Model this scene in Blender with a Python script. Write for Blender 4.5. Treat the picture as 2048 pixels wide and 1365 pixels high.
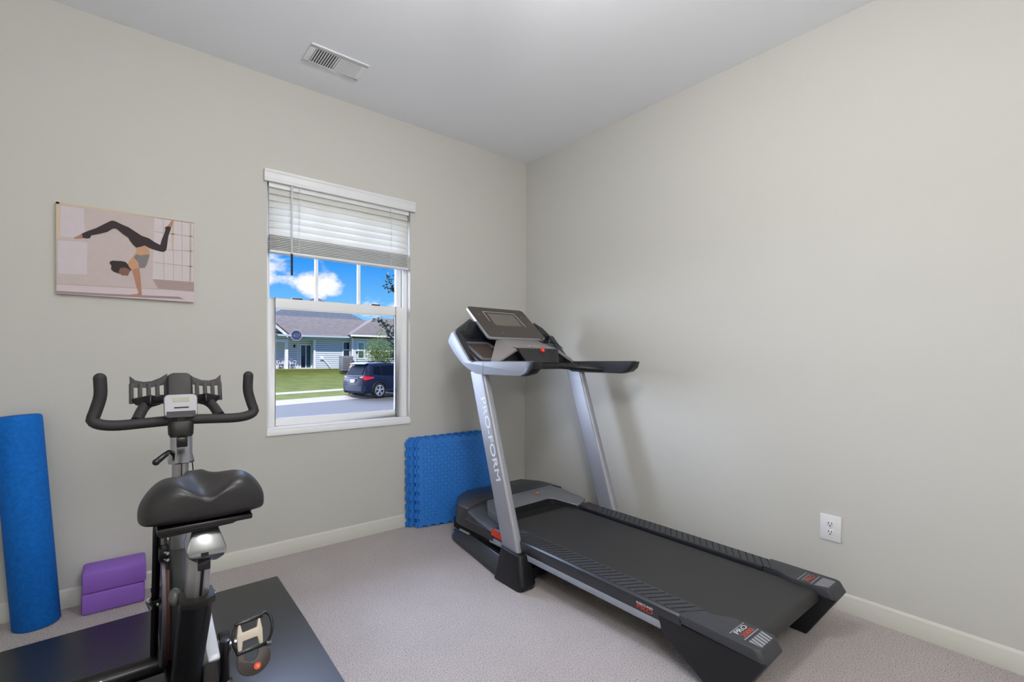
import bpy, bmesh, math, random
from math import sin, cos, pi, radians, sqrt
from mathutils import Vector, Matrix

for o in list(bpy.data.objects):
    bpy.data.objects.remove(o, do_unlink=True)
SC = bpy.context.scene
COL = SC.collection

# ------------------------------------------------------------------ camera
CAM_LOC = Vector((-2.569, -2.9691, 1.1595))
yaw, pitch, roll, FPX, SHY = 0.6855, -0.0114, 0.0061, 953.139, 42.83
F0 = Vector((sin(yaw), cos(yaw), 0)); R0 = Vector((cos(yaw), -sin(yaw), 0)); U0 = Vector((0, 0, 1))
CF = F0 * cos(pitch) + U0 * sin(pitch); CU = U0 * cos(pitch) - F0 * sin(pitch)
CR = R0 * cos(roll) + CU * sin(roll); CU = CU * cos(roll) - R0 * sin(roll)
cam = bpy.data.cameras.new('camera')
cam.sensor_width = 36.0; cam.sensor_fit = 'HORIZONTAL'
cam.lens = FPX / 2048 * 36.0
cam.shift_y = SHY / 2048
cam.clip_start = 0.05; cam.clip_end = 1000
camo = bpy.data.objects.new('camera', cam); COL.objects.link(camo)
M = Matrix.Identity(4)
for i in range(3):
    M[i][0] = CR[i]; M[i][1] = CU[i]; M[i][2] = -CF[i]; M[i][3] = CAM_LOC[i]
camo.matrix_world = M
SC.camera = camo

# ------------------------------------------------------------------ exposure, sky, sun
SC.view_settings.view_transform = 'Standard'
SC.view_settings.look = 'None'
SC.view_settings.gamma = 1.0
SC.view_settings.exposure = 0.07
SC.view_settings.use_curve_mapping = False
SUN_STRENGTH = 4.6
FILL_LAMP_STRENGTH = 43.0
FILL_PENDANT_STRENGTH = 65.0

def srgb(r, g=None, b=None):
    if g is None: r, g, b = r
    def f(c):
        c /= 255.0
        return c / 12.92 if c <= 0.04045 else ((c + 0.055) / 1.055) ** 2.4
    return (f(r), f(g), f(b), 1.0)

W = bpy.data.worlds.new('sky'); SC.world = W; W.use_nodes = True
nt = W.node_tree; N = nt.nodes; L = nt.links; N.clear()
def nd(t, **k):
    n = N.new(t)
    for a, b in k.items(): setattr(n, a, b)
    return n
def mth(op, a, b=None, clamp=False):
    n = nd('ShaderNodeMath', operation=op); n.use_clamp = clamp
    for i, v in enumerate((a, b)):
        if v is None: continue
        if isinstance(v, (int, float)): n.inputs[i].default_value = v
        else: L.new(v, n.inputs[i])
    return n.outputs[0]
tc = nd('ShaderNodeTexCoord')
sep = nd('ShaderNodeSeparateXYZ'); L.new(tc.outputs['Generated'], sep.inputs[0])
ramp = nd('ShaderNodeValToRGB'); L.new(sep.outputs[2], ramp.inputs[0])
cr = ramp.color_ramp
cr.elements[0].position = 0.0; cr.elements[0].color = srgb(188, 222, 250)
cr.elements[1].position = 0.30; cr.elements[1].color = srgb(10, 104, 226)
e = cr.elements.new(0.09); e.color = srgb(118, 192, 250)
e = cr.elements.new(0.19); e.color = srgb(40, 148, 244)
noise = nd('ShaderNodeTexNoise'); noise.inputs['Scale'].default_value = 9.0; noise.inputs['Detail'].default_value = 8; noise.inputs['Roughness'].default_value = 0.62
mp = nd('ShaderNodeMapping'); mp.inputs['Scale'].default_value = (1, 1, 1.9); L.new(tc.outputs['Generated'], mp.inputs[0]); L.new(mp.outputs[0], noise.inputs[0])
# cloud banks: (direction, angular width, weight)
CLOUDS = [((0.236, 1.0, 0.195), 0.075, 1.0), ((0.205, 1.0, 0.165), 0.055, 1.0), ((0.300, 1.0, 0.150), 0.055, 1.0), ((0.325, 1.0, 0.150), 0.04, 0.9),
          ((0.43, 1.0, 0.108), 0.05, 1.0), ((0.47, 1.0, 0.105), 0.045, 1.0), ((0.31, 1.0, 0.112), 0.03, 0.8), ((0.8, 0.8, 0.3), 0.3, 1.0), ((-0.1, 1.0, 0.5), 0.3, 1.0)]
tot = None
for d, w, wt in CLOUDS:
    v = Vector(d).normalized()
    dist = nd('ShaderNodeVectorMath', operation='DISTANCE'); L.new(tc.outputs['Generated'], dist.inputs[0]); dist.inputs[1].default_value = v
    m_ = mth('MULTIPLY', mth('SUBTRACT', 1.0, mth('DIVIDE', dist.outputs['Value'], w), True), wt)
    tot = m_ if tot is None else mth('MAXIMUM', tot, m_)
cl = mth('ADD', mth('MULTIPLY', tot, 1.0), mth('MULTIPLY', mth('SUBTRACT', noise.outputs[0], 0.62), 3.2))
sm = nd('ShaderNodeMapRange', interpolation_type='SMOOTHSTEP'); L.new(cl, sm.inputs[0]); sm.inputs[1].default_value = 0.0; sm.inputs[2].default_value = 0.55
mixc = nd('ShaderNodeMixRGB'); L.new(sm.outputs[0], mixc.inputs[0]); L.new(ramp.outputs[0], mixc.inputs[1]); mixc.inputs[2].default_value = (0.94, 0.96, 1.0, 1)
# a wide bright bank of glow towards -X +Y, added to light the room
dist = nd('ShaderNodeVectorMath', operation='DISTANCE'); L.new(tc.outputs['Generated'], dist.inputs[0]); dist.inputs[1].default_value = Vector((-0.80, 0.60, 0.10)).normalized()
sky_fill = nd('ShaderNodeMapRange', interpolation_type='SMOOTHSTEP'); L.new(dist.outputs['Value'], sky_fill.inputs[0])
sky_fill.inputs[1].default_value = 0.80; sky_fill.inputs[2].default_value = 0.35; sky_fill.inputs[3].default_value = 0.0; sky_fill.inputs[4].default_value = 1.0
SKY_FILL = 20.0
zm = nd('ShaderNodeMapRange', interpolation_type='SMOOTHSTEP'); L.new(sep.outputs[2], zm.inputs[0]); zm.inputs[1].default_value = 0.48; zm.inputs[2].default_value = 0.20; zm.inputs[3].default_value = 0.0; zm.inputs[4].default_value = 1.0
bkf = mth('MULTIPLY', sky_fill.outputs[0], zm.outputs[0])
mixb = nd('ShaderNodeMixRGB'); L.new(bkf, mixb.inputs[0]); L.new(mixc.outputs[0], mixb.inputs[1]); mixb.inputs[2].default_value = (0.80 * SKY_FILL, 0.92 * SKY_FILL, 1.20 * SKY_FILL, 1)
# a second bank of glow above the window view, added to light the floor
dist2 = nd('ShaderNodeVectorMath', operation='DISTANCE'); L.new(tc.outputs['Generated'], dist2.inputs[0]); dist2.inputs[1].default_value = Vector((0.02, 0.81, 0.57)).normalized()
sky_fill2 = nd('ShaderNodeMapRange', interpolation_type='SMOOTHSTEP'); L.new(dist2.outputs['Value'], sky_fill2.inputs[0])
sky_fill2.inputs[1].default_value = 0.47; sky_fill2.inputs[2].default_value = 0.24; sky_fill2.inputs[3].default_value = 0.0; sky_fill2.inputs[4].default_value = 1.0
SKY_FILL2 = 14.0
mixd = nd('ShaderNodeMixRGB'); L.new(sky_fill2.outputs[0], mixd.inputs[0]); L.new(mixb.outputs[0], mixd.inputs[1]); mixd.inputs[2].default_value = (0.70 * SKY_FILL2, 0.88 * SKY_FILL2, 1.30 * SKY_FILL2, 1)
bg = nd('ShaderNodeBackground'); L.new(mixd.outputs[0], bg.inputs[0]); bg.inputs[1].default_value = 1.0
wo = nd('ShaderNodeOutputWorld'); L.new(bg.outputs[0], wo.inputs[0])

sun = bpy.data.lights.new('sun', 'SUN'); sun.energy = SUN_STRENGTH; sun.angle = radians(0.6); sun.color = (1.0, 0.95, 0.86)
suno = bpy.data.objects.new('sun', sun); COL.objects.link(suno)
suno.rotation_euler = Vector((0.30, 0.72, -1.0)).to_track_quat('-Z', 'Y').to_euler()
suno.location = (0, -5, 12)

# daylight sampling portal in the window opening (emits nothing itself)
po = bpy.data.lights.new('window_portal', 'AREA'); po.shape = 'RECTANGLE'; po.size = 0.86; po.size_y = 1.40
poo = bpy.data.objects.new('window_portal', po); COL.objects.link(poo)
po.cycles.is_portal = True
poo.location = (-1.49, 0.135, 1.43); poo.rotation_euler = (radians(-90), 0, 0)

# ------------------------------------------------------------------ materials
MATS = {}
def mat(name, col, rough=0.5, metal=0.0, var=0.06, vscale=14.0, bump=0.0, bscale=200.0, spec=0.5, coat=0.0, translucent=0.0, emit=None, bdist=0.002):
    if name in MATS: return MATS[name]
    m = bpy.data.materials.new(name); m.use_nodes = True
    t = m.node_tree; b = t.nodes['Principled BSDF']
    c = srgb(*col) if max(col) > 1.0 else (*col, 1.0)
    tcn = t.nodes.new('ShaderNodeTexCoord')
    n = t.nodes.new('ShaderNodeTexNoise'); n.inputs['Scale'].default_value = vscale; n.inputs['Detail'].default_value = 4
    t.links.new(tcn.outputs['Object'], n.inputs[0])
    mx = t.nodes.new('ShaderNodeMixRGB')
    mx.inputs[1].default_value = tuple(max(0, x * (1 - var)) for x in c[:3]) + (1,)
    mx.inputs[2].default_value = tuple(min(1, x * (1 + var)) for x in c[:3]) + (1,)
    t.links.new(n.outputs[0], mx.inputs[0]); t.links.new(mx.outputs[0], b.inputs['Base Color'])
    b.inputs['Roughness'].default_value = rough; b.inputs['Metallic'].default_value = metal
    b.inputs['Specular IOR Level'].default_value = spec; b.inputs['Coat Weight'].default_value = coat
    if bump:
        n2 = t.nodes.new('ShaderNodeTexNoise'); n2.inputs['Scale'].default_value = bscale; n2.inputs['Detail'].default_value = 3
        t.links.new(tcn.outputs['Object'], n2.inputs[0])
        bp = t.nodes.new('ShaderNodeBump'); bp.inputs['Strength'].default_value = bump; bp.inputs['Distance'].default_value = bdist
        t.links.new(n2.outputs[0], bp.inputs['Height']); t.links.new(bp.outputs[0], b.inputs['Normal'])
    if emit:
        b.inputs['Emission Color'].default_value = (*emit[0], 1); b.inputs['Emission Strength'].default_value = emit[1]
    if translucent:
        tr = t.nodes.new('ShaderNodeBsdfTranslucent'); t.links.new(mx.outputs[0], tr.inputs[0])
        ms = t.nodes.new('ShaderNodeMixShader'); ms.inputs[0].default_value = translucent
        out = t.nodes['Material Output']
        t.links.new(b.outputs[0], ms.inputs[1]); t.links.new(tr.outputs[0], ms.inputs[2]); t.links.new(ms.outputs[0], out.inputs[0])
    MATS[name] = m
    return m

def carpet_mat():
    m = bpy.data.materials.new('carpet_pile'); m.use_nodes = True
    t = m.node_tree; b = t.nodes['Principled BSDF']; nn = t.nodes.new; lk = t.links.new
    tcn = nn('ShaderNodeTexCoord')
    n1 = nn('ShaderNodeTexNoise'); n1.inputs['Scale'].default_value = 210; n1.inputs['Detail'].default_value = 3; n1.inputs['Roughness'].default_value = 0.7; lk(tcn.outputs['Object'], n1.inputs[0])
    r1 = nn('ShaderNodeValToRGB'); lk(n1.outputs[0], r1.inputs[0])
    r1.color_ramp.elements[0].position = 0.34; r1.color_ramp.elements[0].color = srgb(98, 88, 85)
    r1.color_ramp.elements[1].position = 0.64; r1.color_ramp.elements[1].color = srgb(212, 203, 201)
    e = r1.color_ramp.elements.new(0.46); e.color = srgb(188, 178, 176)
    n2 = nn('ShaderNodeTexNoise'); n2.inputs['Scale'].default_value = 3.2; n2.inputs['Detail'].default_value = 3; lk(tcn.outputs['Object'], n2.inputs[0])
    mr = nn('ShaderNodeMapRange'); mr.inputs[3].default_value = 0.88; mr.inputs[4].default_value = 1.10; lk(n2.outputs[0], mr.inputs[0])
    mu = nn('ShaderNodeMixRGB'); mu.blend_type = 'MULTIPLY'; mu.inputs[0].default_value = 1.0
    lk(r1.outputs[0], mu.inputs[1]); lk(mr.outputs[0], mu.inputs[2]); lk(mu.outputs[0], b.inputs['Base Color'])
    b.inputs['Roughness'].default_value = 0.95; b.inputs['Specular IOR Level'].default_value = 0.1
    b.inputs['Sheen Weight'].default_value = 0.25
    vo = nn('ShaderNodeTexNoise'); vo.inputs['Scale'].default_value = 190; vo.inputs['Detail'].default_value = 4; lk(tcn.outputs['Object'], vo.inputs[0])
    bp = nn('ShaderNodeBump'); bp.inputs['Strength'].default_value = 0.9; bp.inputs['Distance'].default_value = 0.012
    lk(vo.outputs[0], bp.inputs['Height']); lk(bp.outputs[0], b.inputs['Normal'])
    return m

def glass_mat(name, tint=(1, 1, 1), refl=0.06):
    if name in MATS: return MATS[name]
    m = bpy.data.materials.new(name); m.use_nodes = True
    t = m.node_tree; t.nodes.clear(); nn = t.nodes.new
    tr = nn('ShaderNodeBsdfTransparent'); tr.inputs[0].default_value = (*tint, 1)
    gl = nn('ShaderNodeBsdfGlossy'); gl.inputs['Roughness'].default_value = 0.02
    lw = nn('ShaderNodeLayerWeight'); lw.inputs[0].default_value = 0.25
    mu = nn('ShaderNodeMath'); mu.operation = 'MULTIPLY'; mu.inputs[1].default_value = refl
    ms = nn('ShaderNodeMixShader'); out = nn('ShaderNodeOutputMaterial')
    t.links.new(lw.outputs['Fresnel'], mu.inputs[0]); t.links.new(mu.outputs[0], ms.inputs[0])
    t.links.new(tr.outputs[0], ms.inputs[1]); t.links.new(gl.outputs[0], ms.inputs[2]); t.links.new(ms.outputs[0], out.inputs[0])
    MATS[name] = m
    return m

def striped_mat(name, c1, c2, pitch, axis=2, rough=0.6, duty=0.12, noise=0.0):
    """boards or shingle courses: a thin dark joint every `pitch` metres along an object axis"""
    m = bpy.data.materials.new(name); m.use_nodes = True
    t = m.node_tree; b = t.nodes['Principled BSDF']; nn = t.nodes.new; lk = t.links.new
    tcn = nn('ShaderNodeTexCoord'); sp = nn('ShaderNodeSeparateXYZ'); lk(tcn.outputs['Object'], sp.inputs[0])
    d = nn('ShaderNodeMath'); d.operation = 'DIVIDE'; d.inputs[1].default_value = pitch; lk(sp.outputs[axis], d.inputs[0])
    fr = nn('ShaderNodeMath'); fr.operation = 'FRACT'; lk(d.outputs[0], fr.inputs[0])
    gt = nn('ShaderNodeMath'); gt.operation = 'LESS_THAN'; gt.inputs[1].default_value = duty; lk(fr.outputs[0], gt.inputs[0])
    mx = nn('ShaderNodeMixRGB'); lk(gt.outputs[0], mx.inputs[0]); mx.inputs[1].default_value = srgb(*c1); mx.inputs[2].default_value = srgb(*c2)
    src = mx.outputs[0]
    if noise:
        mp_ = nn('ShaderNodeMapping'); mp_.inputs['Scale'].default_value = (1.2, 2.5, 6); lk(tcn.outputs['Object'], mp_.inputs[0])
        n = nn('ShaderNodeTexNoise'); n.inputs['Scale'].default_value = 2.2; n.inputs['Detail'].default_value = 6; lk(mp_.outputs[0], n.inputs[0])
        mr = nn('ShaderNodeMapRange'); mr.inputs[1].default_value = 0.3; mr.inputs[2].default_value = 0.7; mr.inputs[3].default_value = 1 - noise; mr.inputs[4].default_value = 1 + noise; lk(n.outputs[0], mr.inputs[0])
        mu = nn('ShaderNodeMixRGB'); mu.blend_type = 'MULTIPLY'; mu.inputs[0].default_value = 1; lk(src, mu.inputs[1]); lk(mr.outputs[0], mu.inputs[2]); src = mu.outputs[0]
    lk(src, b.inputs['Base Color']); b.inputs['Roughness'].default_value = rough; b.inputs['Specular IOR Level'].default_value = 0.2
    return m

# ------------------------------------------------------------------ mesh helpers
ORG = {}
class MB:
    def __init__(s): s.v = []; s.f = []; s.mi = []
    def add(s, vs, fs, mi=0):
        o = len(s.v); s.v += [Vector(v) for v in vs]
        s.f += [tuple(i + o for i in f) for f in fs]; s.mi += [mi] * len(fs); return s
    def box(s, x0, x1, y0, y1, z0, z1, mi=0):
        vs = [(x, y, z) for x in (x0, x1) for y in (y0, y1) for z in (z0, z1)]
        return s.add(vs, [(0, 1, 3, 2), (4, 6, 7, 5), (0, 4, 5, 1), (2, 3, 7, 6), (0, 2, 6, 4), (1, 5, 7, 3)], mi)
    def obox(s, c, size, ax, ay, az, mi=0):
        c = Vector(c); ax, ay, az = Vector(ax).normalized(), Vector(ay).normalized(), Vector(az).normalized()
        vs = [c + ax * (i * size[0] / 2) + ay * (j * size[1] / 2) + az * (k * size[2] / 2) for i in (-1, 1) for j in (-1, 1) for k in (-1, 1)]
        return s.add(vs, [(0, 1, 3, 2), (4, 6, 7, 5), (0, 4, 5, 1), (2, 3, 7, 6), (0, 2, 6, 4), (1, 5, 7, 3)], mi)
    def prism(s, pts, axis, a, b, mi=0):
        def P(p, t):
            return {0: (t, p[0], p[1]), 1: (p[0], t, p[1]), 2: (p[0], p[1], t)}[axis]
        n = len(pts)
        vs = [P(p, a) for p in pts] + [P(p, b) for p in pts]
        fs = [tuple(range(n)), tuple(range(n, 2 * n))] + [(i, (i + 1) % n, n + (i + 1) % n, n + i) for i in range(n)]
        return s.add(vs, fs, mi)
    def slab(s, pts3, nrm, th, mi=0):
        n = len(pts3); nv = Vector(nrm).normalized() * th
        vs = [Vector(p) for p in pts3] + [Vector(p) + nv for p in pts3]
        fs = [tuple(range(n)), tuple(range(n, 2 * n))] + [(i, (i + 1) % n, n + (i + 1) % n, n + i) for i in range(n)]
        return s.add(vs, fs, mi)
    def quad(s, a, b, c, d, mi=0): return s.add([a, b, c, d], [(0, 1, 2, 3)], mi)
    def poly(s, pts, mi=0): return s.add(pts, [tuple(range(len(pts)))], mi)
    def loft(s, rings, closed=True, caps=True, mi=0):
        n = len(rings[0]); vs = [p for r in rings for p in r]; fs = []
        for k in range(len(rings) - 1):
            for i in range(n if closed else n - 1):
                j = (i + 1) % n
                fs.append((k * n + i, k * n + j, (k + 1) * n + j, (k + 1) * n + i))
        if caps and closed:
            fs.append(tuple(range(n))); fs.append(tuple((len(rings) - 1) * n + i for i in range(n)))
        return s.add(vs, fs, mi)
    def tube(s, path, r, n=12, caps=True, mi=0, sx=1.0, loop=False):
        P = [Vector(p) for p in path]; rr = r if isinstance(r, (list, tuple)) else [r] * len(P)
        rings = []; up = None
        for i, p in enumerate(P):
            if loop: t = (P[(i + 1) % len(P)] - P[i - 1]).normalized()
            else:
                t = (P[min(i + 1, len(P) - 1)] - P[max(i - 1, 0)]).normalized()
            if up is None:
                up = Vector((0, 0, 1)) if abs(t.z) < 0.9 else Vector((0, 1, 0))
            a = t.cross(up).normalized(); b_ = a.cross(t).normalized(); up = b_
            rings.append([p + (a * cos(2 * pi * k / n) * sx + b_ * sin(2 * pi * k / n)) * rr[i] for k in range(n)])
        if loop: rings.append(rings[0]); caps = False
        return s.loft(rings, True, caps, mi)
    def cyl(s, a, b, r, n=20, mi=0, r2=None): return s.tube([a, b], [r, r if r2 is None else r2], n, True, mi)
    def sphere(s, c, r, n=16, m=10, mi=0):
        c = Vector(c); r = (r, r, r) if isinstance(r, (int, float)) else r
        rings = []
        for k in range(m + 1):
            th = pi * k / m; q = max(sin(th), 0.001)
            rings.append([c + Vector((r[0] * q * cos(2 * pi * i / n), r[1] * q * sin(2 * pi * i / n), r[2] * cos(th))) for i in range(n)])
        return s.loft(rings, True, True, mi)
    def ring(s, c, axis, r0, r1, h, n=40, mi=0):
        """annulus: inner r0, outer r1, thickness h along axis"""
        c = Vector(c); az = Vector(axis).normalized(); t = Vector((0, 0, 1)) if abs(az.z) < 0.9 else Vector((1, 0, 0))
        ax = az.cross(t).normalized(); ay = az.cross(ax)
        prof = [(r0, -h / 2), (r1, -h / 2), (r1, h / 2), (r0, h / 2)]
        rings = []
        for i in range(n + 1):
            d = ax * cos(2 * pi * i / n) + ay * sin(2 * pi * i / n)
            rings.append([c + d * p[0] + az * p[1] for p in prof])
        return s.loft(rings, True, False, mi)
    def build(s, name, mats, parent=None, bevel=0.0, seg=2, smooth=35, subsurf=0):
        me = bpy.data.meshes.new(name)
        org = Vector((0, 0, 0))
        if parent is not None: org = ORG[parent.name]
        me.from_pydata([v - org for v in s.v], [], s.f)
        for m in (mats if isinstance(mats, (list, tuple)) else [mats]): me.materials.append(m)
        for p, i in zip(me.polygons, s.mi): p.material_index = i
        bm = bmesh.new(); bm.from_mesh(me)
        bmesh.ops.remove_doubles(bm, verts=bm.verts, dist=1e-6)
        bmesh.ops.recalc_face_normals(bm, faces=bm.faces)
        if bevel > 0:
            es = [e for e in bm.edges if len(e.link_faces) == 2 and e.calc_face_angle(0) > radians(25)]
            bmesh.ops.bevel(bm, geom=es, offset=bevel, segments=seg, profile=0.5, affect='EDGES', clamp_overlap=True)
        bm.to_mesh(me); bm.free()
        for p in me.polygons: p.use_smooth = True
        me.set_sharp_from_angle(angle=radians(smooth))
        o = bpy.data.objects.new(name, me); COL.objects.link(o)
        if parent is not None: o.parent = parent
        ORG[o.name] = org
        if subsurf:
            md = o.modifiers.new('sub', 'SUBSURF'); md.levels = subsurf; md.render_levels = subsurf
        return o

def tag(o, label=None, cat=None, group=None, kind=None):
    if label: o['label'] = label
    if cat: o['category'] = cat
    if group: o['group'] = group
    if kind: o['kind'] = kind
    return o
def thing(name, label, cat, loc=(0, 0, 0), group=None):
    o = bpy.data.objects.new(name, None); COL.objects.link(o); o.location = loc; o.empty_display_size = 0.1
    ORG[o.name] = Vector(loc)
    return tag(o, label, cat, group)
def struct(o): o['kind'] = 'structure'; return o

def text(s, org, xd, yd, width, height, depth, m, parent, name, slant=0.0, mirror=False, bold=0.0):
    cu = bpy.data.curves.new('tmp', 'FONT'); cu.body = s; cu.extrude = 0.0
    to = bpy.data.objects.new('tmp', cu); COL.objects.link(to)
    bpy.context.view_layer.update()
    me = bpy.data.meshes.new_from_object(to.evaluated_get(bpy.context.evaluated_depsgraph_get()))
    bpy.data.objects.remove(to, do_unlink=True)
    xs = [v.co.x for v in me.vertices]; ys = [v.co.y for v in me.vertices]
    x0, x1, y0, y1 = min(xs), max(xs), min(ys), max(ys)
    org = Vector(org); xd = Vector(xd).normalized(); yd = Vector(yd).normalized(); nz = xd.cross(yd).normalized()
    mb = MB(); vs = []
    for v in me.vertices:
        u = (v.co.x - x0) / (x1 - x0); w = (v.co.y - y0) / (y1 - y0)
        if mirror: u = 1 - u
        vs.append(org + xd * (u * width + slant * w * height) + yd * (w * height))
    fs = [tuple(p.vertices) for p in me.polygons]
    # side walls from boundary edges
    cnt = {}
    for f in fs:
        for i in range(len(f)):
            k = (f[i], f[(i + 1) % len(f)]); cnt[tuple(sorted(k))] = cnt.get(tuple(sorted(k)), 0) + 1
    if bold:
        mv = {}
        for f in fs:
            cen = sum((vs[i] for i in f), Vector()) / len(f)
            for i in range(len(f)):
                a, b = f[i], f[(i + 1) % len(f)]
                if cnt[tuple(sorted((a, b)))] == 1:
                    n_ = (vs[b] - vs[a]).cross(nz).normalized()
                    if n_.dot(cen - vs[a]) > 0: n_ = -n_
                    for q in (a, b): mv[q] = mv.get(q, Vector()) + n_
        for q, d in mv.items():
            if d.length > 1e-6: vs[q] = vs[q] + d.normalized() * bold
    mb.add([p + nz * depth for p in vs], fs)
    for (a, b), c in cnt.items():
        if c == 1: mb.quad(vs[a], vs[b], vs[b] + nz * depth, vs[a] + nz * depth)
    bpy.data.meshes.remove(me)
    return mb.build(name, m, parent)

def rrect(w, h, r, n=5):
    """rounded rectangle outline centred on 0"""
    pts = []
    for cx, cy, a0 in ((w / 2 - r, h / 2 - r, 0), (-w / 2 + r, h / 2 - r, 90), (-w / 2 + r, -h / 2 + r, 180), (w / 2 - r, -h / 2 + r, 270)):
        for k in range(n + 1):
            a = radians(a0 + 90 * k / n); pts.append((cx + r * cos(a), cy + r * sin(a)))
    return pts
def frame_slab(mb, org, xd, yd, nd_, outer, inner, th, mi=0):
    """flat ring between two outlines with equal point counts"""
    org, xd, yd, nd_ = Vector(org), Vector(xd), Vector(yd), Vector(nd_).normalized()
    P = lambda p, t: org + xd * p[0] + yd * p[1] + nd_ * t
    n = len(outer); rings = []
    for i in range(n + 1):
        o, q = outer[i % n], inner[i % n]
        rings.append([P(o, 0), P(o, th), P(q, th), P(q, 0)])
    return mb.loft(rings, True, False, mi)
def bez(p0, p1, p2, n=8):
    p0, p1, p2 = Vector(p0), Vector(p1), Vector(p2)
    return [p0 * (1 - t) ** 2 + p1 * 2 * t * (1 - t) + p2 * t * t for t in [i / n for i in range(n + 1)]]
def smooth_path(pts, n=6):
    """Catmull-Rom through the points"""
    P = [Vector(p) for p in pts]; P = [P[0] * 2 - P[1]] + P + [P[-1] * 2 - P[-2]]; out = []
    for i in range(1, len(P) - 2):
        for k in range(n):
            t = k / n; a, b, c, d = P[i - 1], P[i], P[i + 1], P[i + 2]
            out.append(0.5 * ((2 * b) + (c - a) * t + (2 * a - 5 * b + 4 * c - d) * t * t + (3 * b - a - 3 * c + d) * t ** 3))
    out.append(P[-2]); return out
# ------------------------------------------------------------------ room shell
H = 2.74
XW, YS = -3.7, -3.9                      # unseen left and front walls
WX0, WX1, WZ0, WZ1 = -1.934, -1.045, 0.722, 2.145   # window opening
paint = mat('wall_paint', (199, 198, 192), 0.85, var=0.012, vscale=1.5, bump=0.05, bscale=160, spec=0.25)
ceil_m = mat('ceiling_paint', (238, 240, 245), 0.9, var=0.01, vscale=2, bump=0.06, bscale=90, spec=0.2)
trimw = mat('trim_paint', (206, 205, 197), 0.55, var=0.01)
white_vinyl = mat('white_vinyl', (244, 246, 248), 0.4, var=0.01)
carpet = carpet_mat()

struct(MB().box(XW - .12, .12, YS - .12, .14, -0.12, 0).build('floor', carpet))
struct(MB().box(XW - .12, .12, YS - .12, .14, H, H + 0.15).build('ceiling', ceil_m))
b = MB()
b.box(XW - .12, WX0, 0, .14, 0, H); b.box(WX1, .12, 0, .14, 0, H); b.box(WX0, WX1, 0, .14, 0, WZ0); b.box(WX0, WX1, 0, .14, WZ1, H)
struct(b.build('wall_back', paint))
struct(MB().box(0, .12, YS - .12, 0, 0, H).build('wall_right', paint))
struct(MB().box(XW - .12, XW, YS - .12, 0, 0, H).build('wall_left', paint))
struct(MB().box(XW, 0, YS - .12, YS, 0, H).build('wall_front', paint))
bp_prof = [(0, 0), (0.0135, 0), (0.0135, 0.058), (0.010, 0.064), (0.010, 0.070), (0.006, 0.080), (0.0, 0.084)]
struct(MB().prism([(-p[0], p[1]) for p in bp_prof], 0, XW, 0).build('baseboard_back', trimw))
struct(MB().prism([(-p[0], p[1]) for p in bp_prof], 1, YS, -0.0135).build('baseboard_right', trimw))
struct(MB().prism([(XW + p[0], p[1]) for p in bp_prof], 1, YS, -0.0135).build('baseboard_left', trimw))

# ------------------------------------------------------------------ window
win = thing('window_1', 'white single-hung vinyl window with three upper lites beneath the raised blind', 'window', (-1.49, 0.0, WZ0))
win['kind'] = 'structure'
b = MB()
b.box(WX0, WX0 + .018, .045, .135, WZ0, WZ1); b.box(WX1 - .03, WX1, .045, .135, WZ0, WZ1)
b.box(WX0 + .018, WX1 - .03, .045, .135, WZ1 - .03, WZ1); b.box(WX0 + .018, WX1 - .03, .045, .135, WZ0, WZ0 + .025)
b.box(WX1 - .036, WX1 - .03, .07, .078, WZ0, WZ1); b.box(WX1 - .042, WX1 - .03, .10, .106, WZ0, WZ1)
b.build('outer_frame', white_vinyl, win, bevel=.002)
# upper sash
us = MB(); us.box(-1.916, -1.906, .070, .098, 1.46, 2.115); us.box(-1.114, -1.075, .070, .098, 1.46, 2.115); us.box(-1.906, -1.114, .070, .098, 2.08, 2.115); us.box(-1.906, -1.114, .070, .098, 1.465, 1.495)
uso = us.build('upper_sash', white_vinyl, win, bevel=.002)
for xm in (-1.639, -1.371): MB().box(xm - .010, xm + .010, .078, .092, 1.495, 2.08).build('muntin', white_vinyl, uso, bevel=.002)
gl = glass_mat('window_glass')
MB().box(-1.906, -1.114, .083, .087, 1.495, 2.08).build('glass_pane', gl, uso)
ls = MB(); ls.box(-1.922, -1.884, .042, .070, .747, 1.494); ls.box(-1.128, -1.073, .042, .070, .747, 1.494)
ls.box(-1.884, -1.128, .042, .070, .747, .788); ls.box(-1.884, -1.128, .042, .070, 1.436, 1.494)
lso = ls.build('lower_sash', white_vinyl, win, bevel=.003)
b = MB(); b.box(-1.884, -1.878, .048, .052, .788, 1.436); b.box(-1.134, -1.128, .048, .052, .788, 1.436); b.box(-1.884, -1.128, .048, .052, .788, .794); b.box(-1.884, -1.128, .048, .052, 1.430, 1.436)
b.build('glazing_bead', white_vinyl, lso)
MB().box(-1.884, -1.128, .054, .058, .788, 1.436).build('glass_pane', gl, lso)
for xl in (-1.76, -1.27): MB().box(xl - .03, xl + .03, .045, .066, 1.494, 1.503).build('sash_lock', mat('lock_dark', (40, 42, 46), .4), lso, bevel=.002)
b = MB(); b.box(WX0 - .003, WX1 + .003, -.012, .05, .700, .735); b.box(WX0, WX1, -.004, .045, .735, .747)
b.build('window_sill', white_vinyl, win, bevel=.004)

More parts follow.
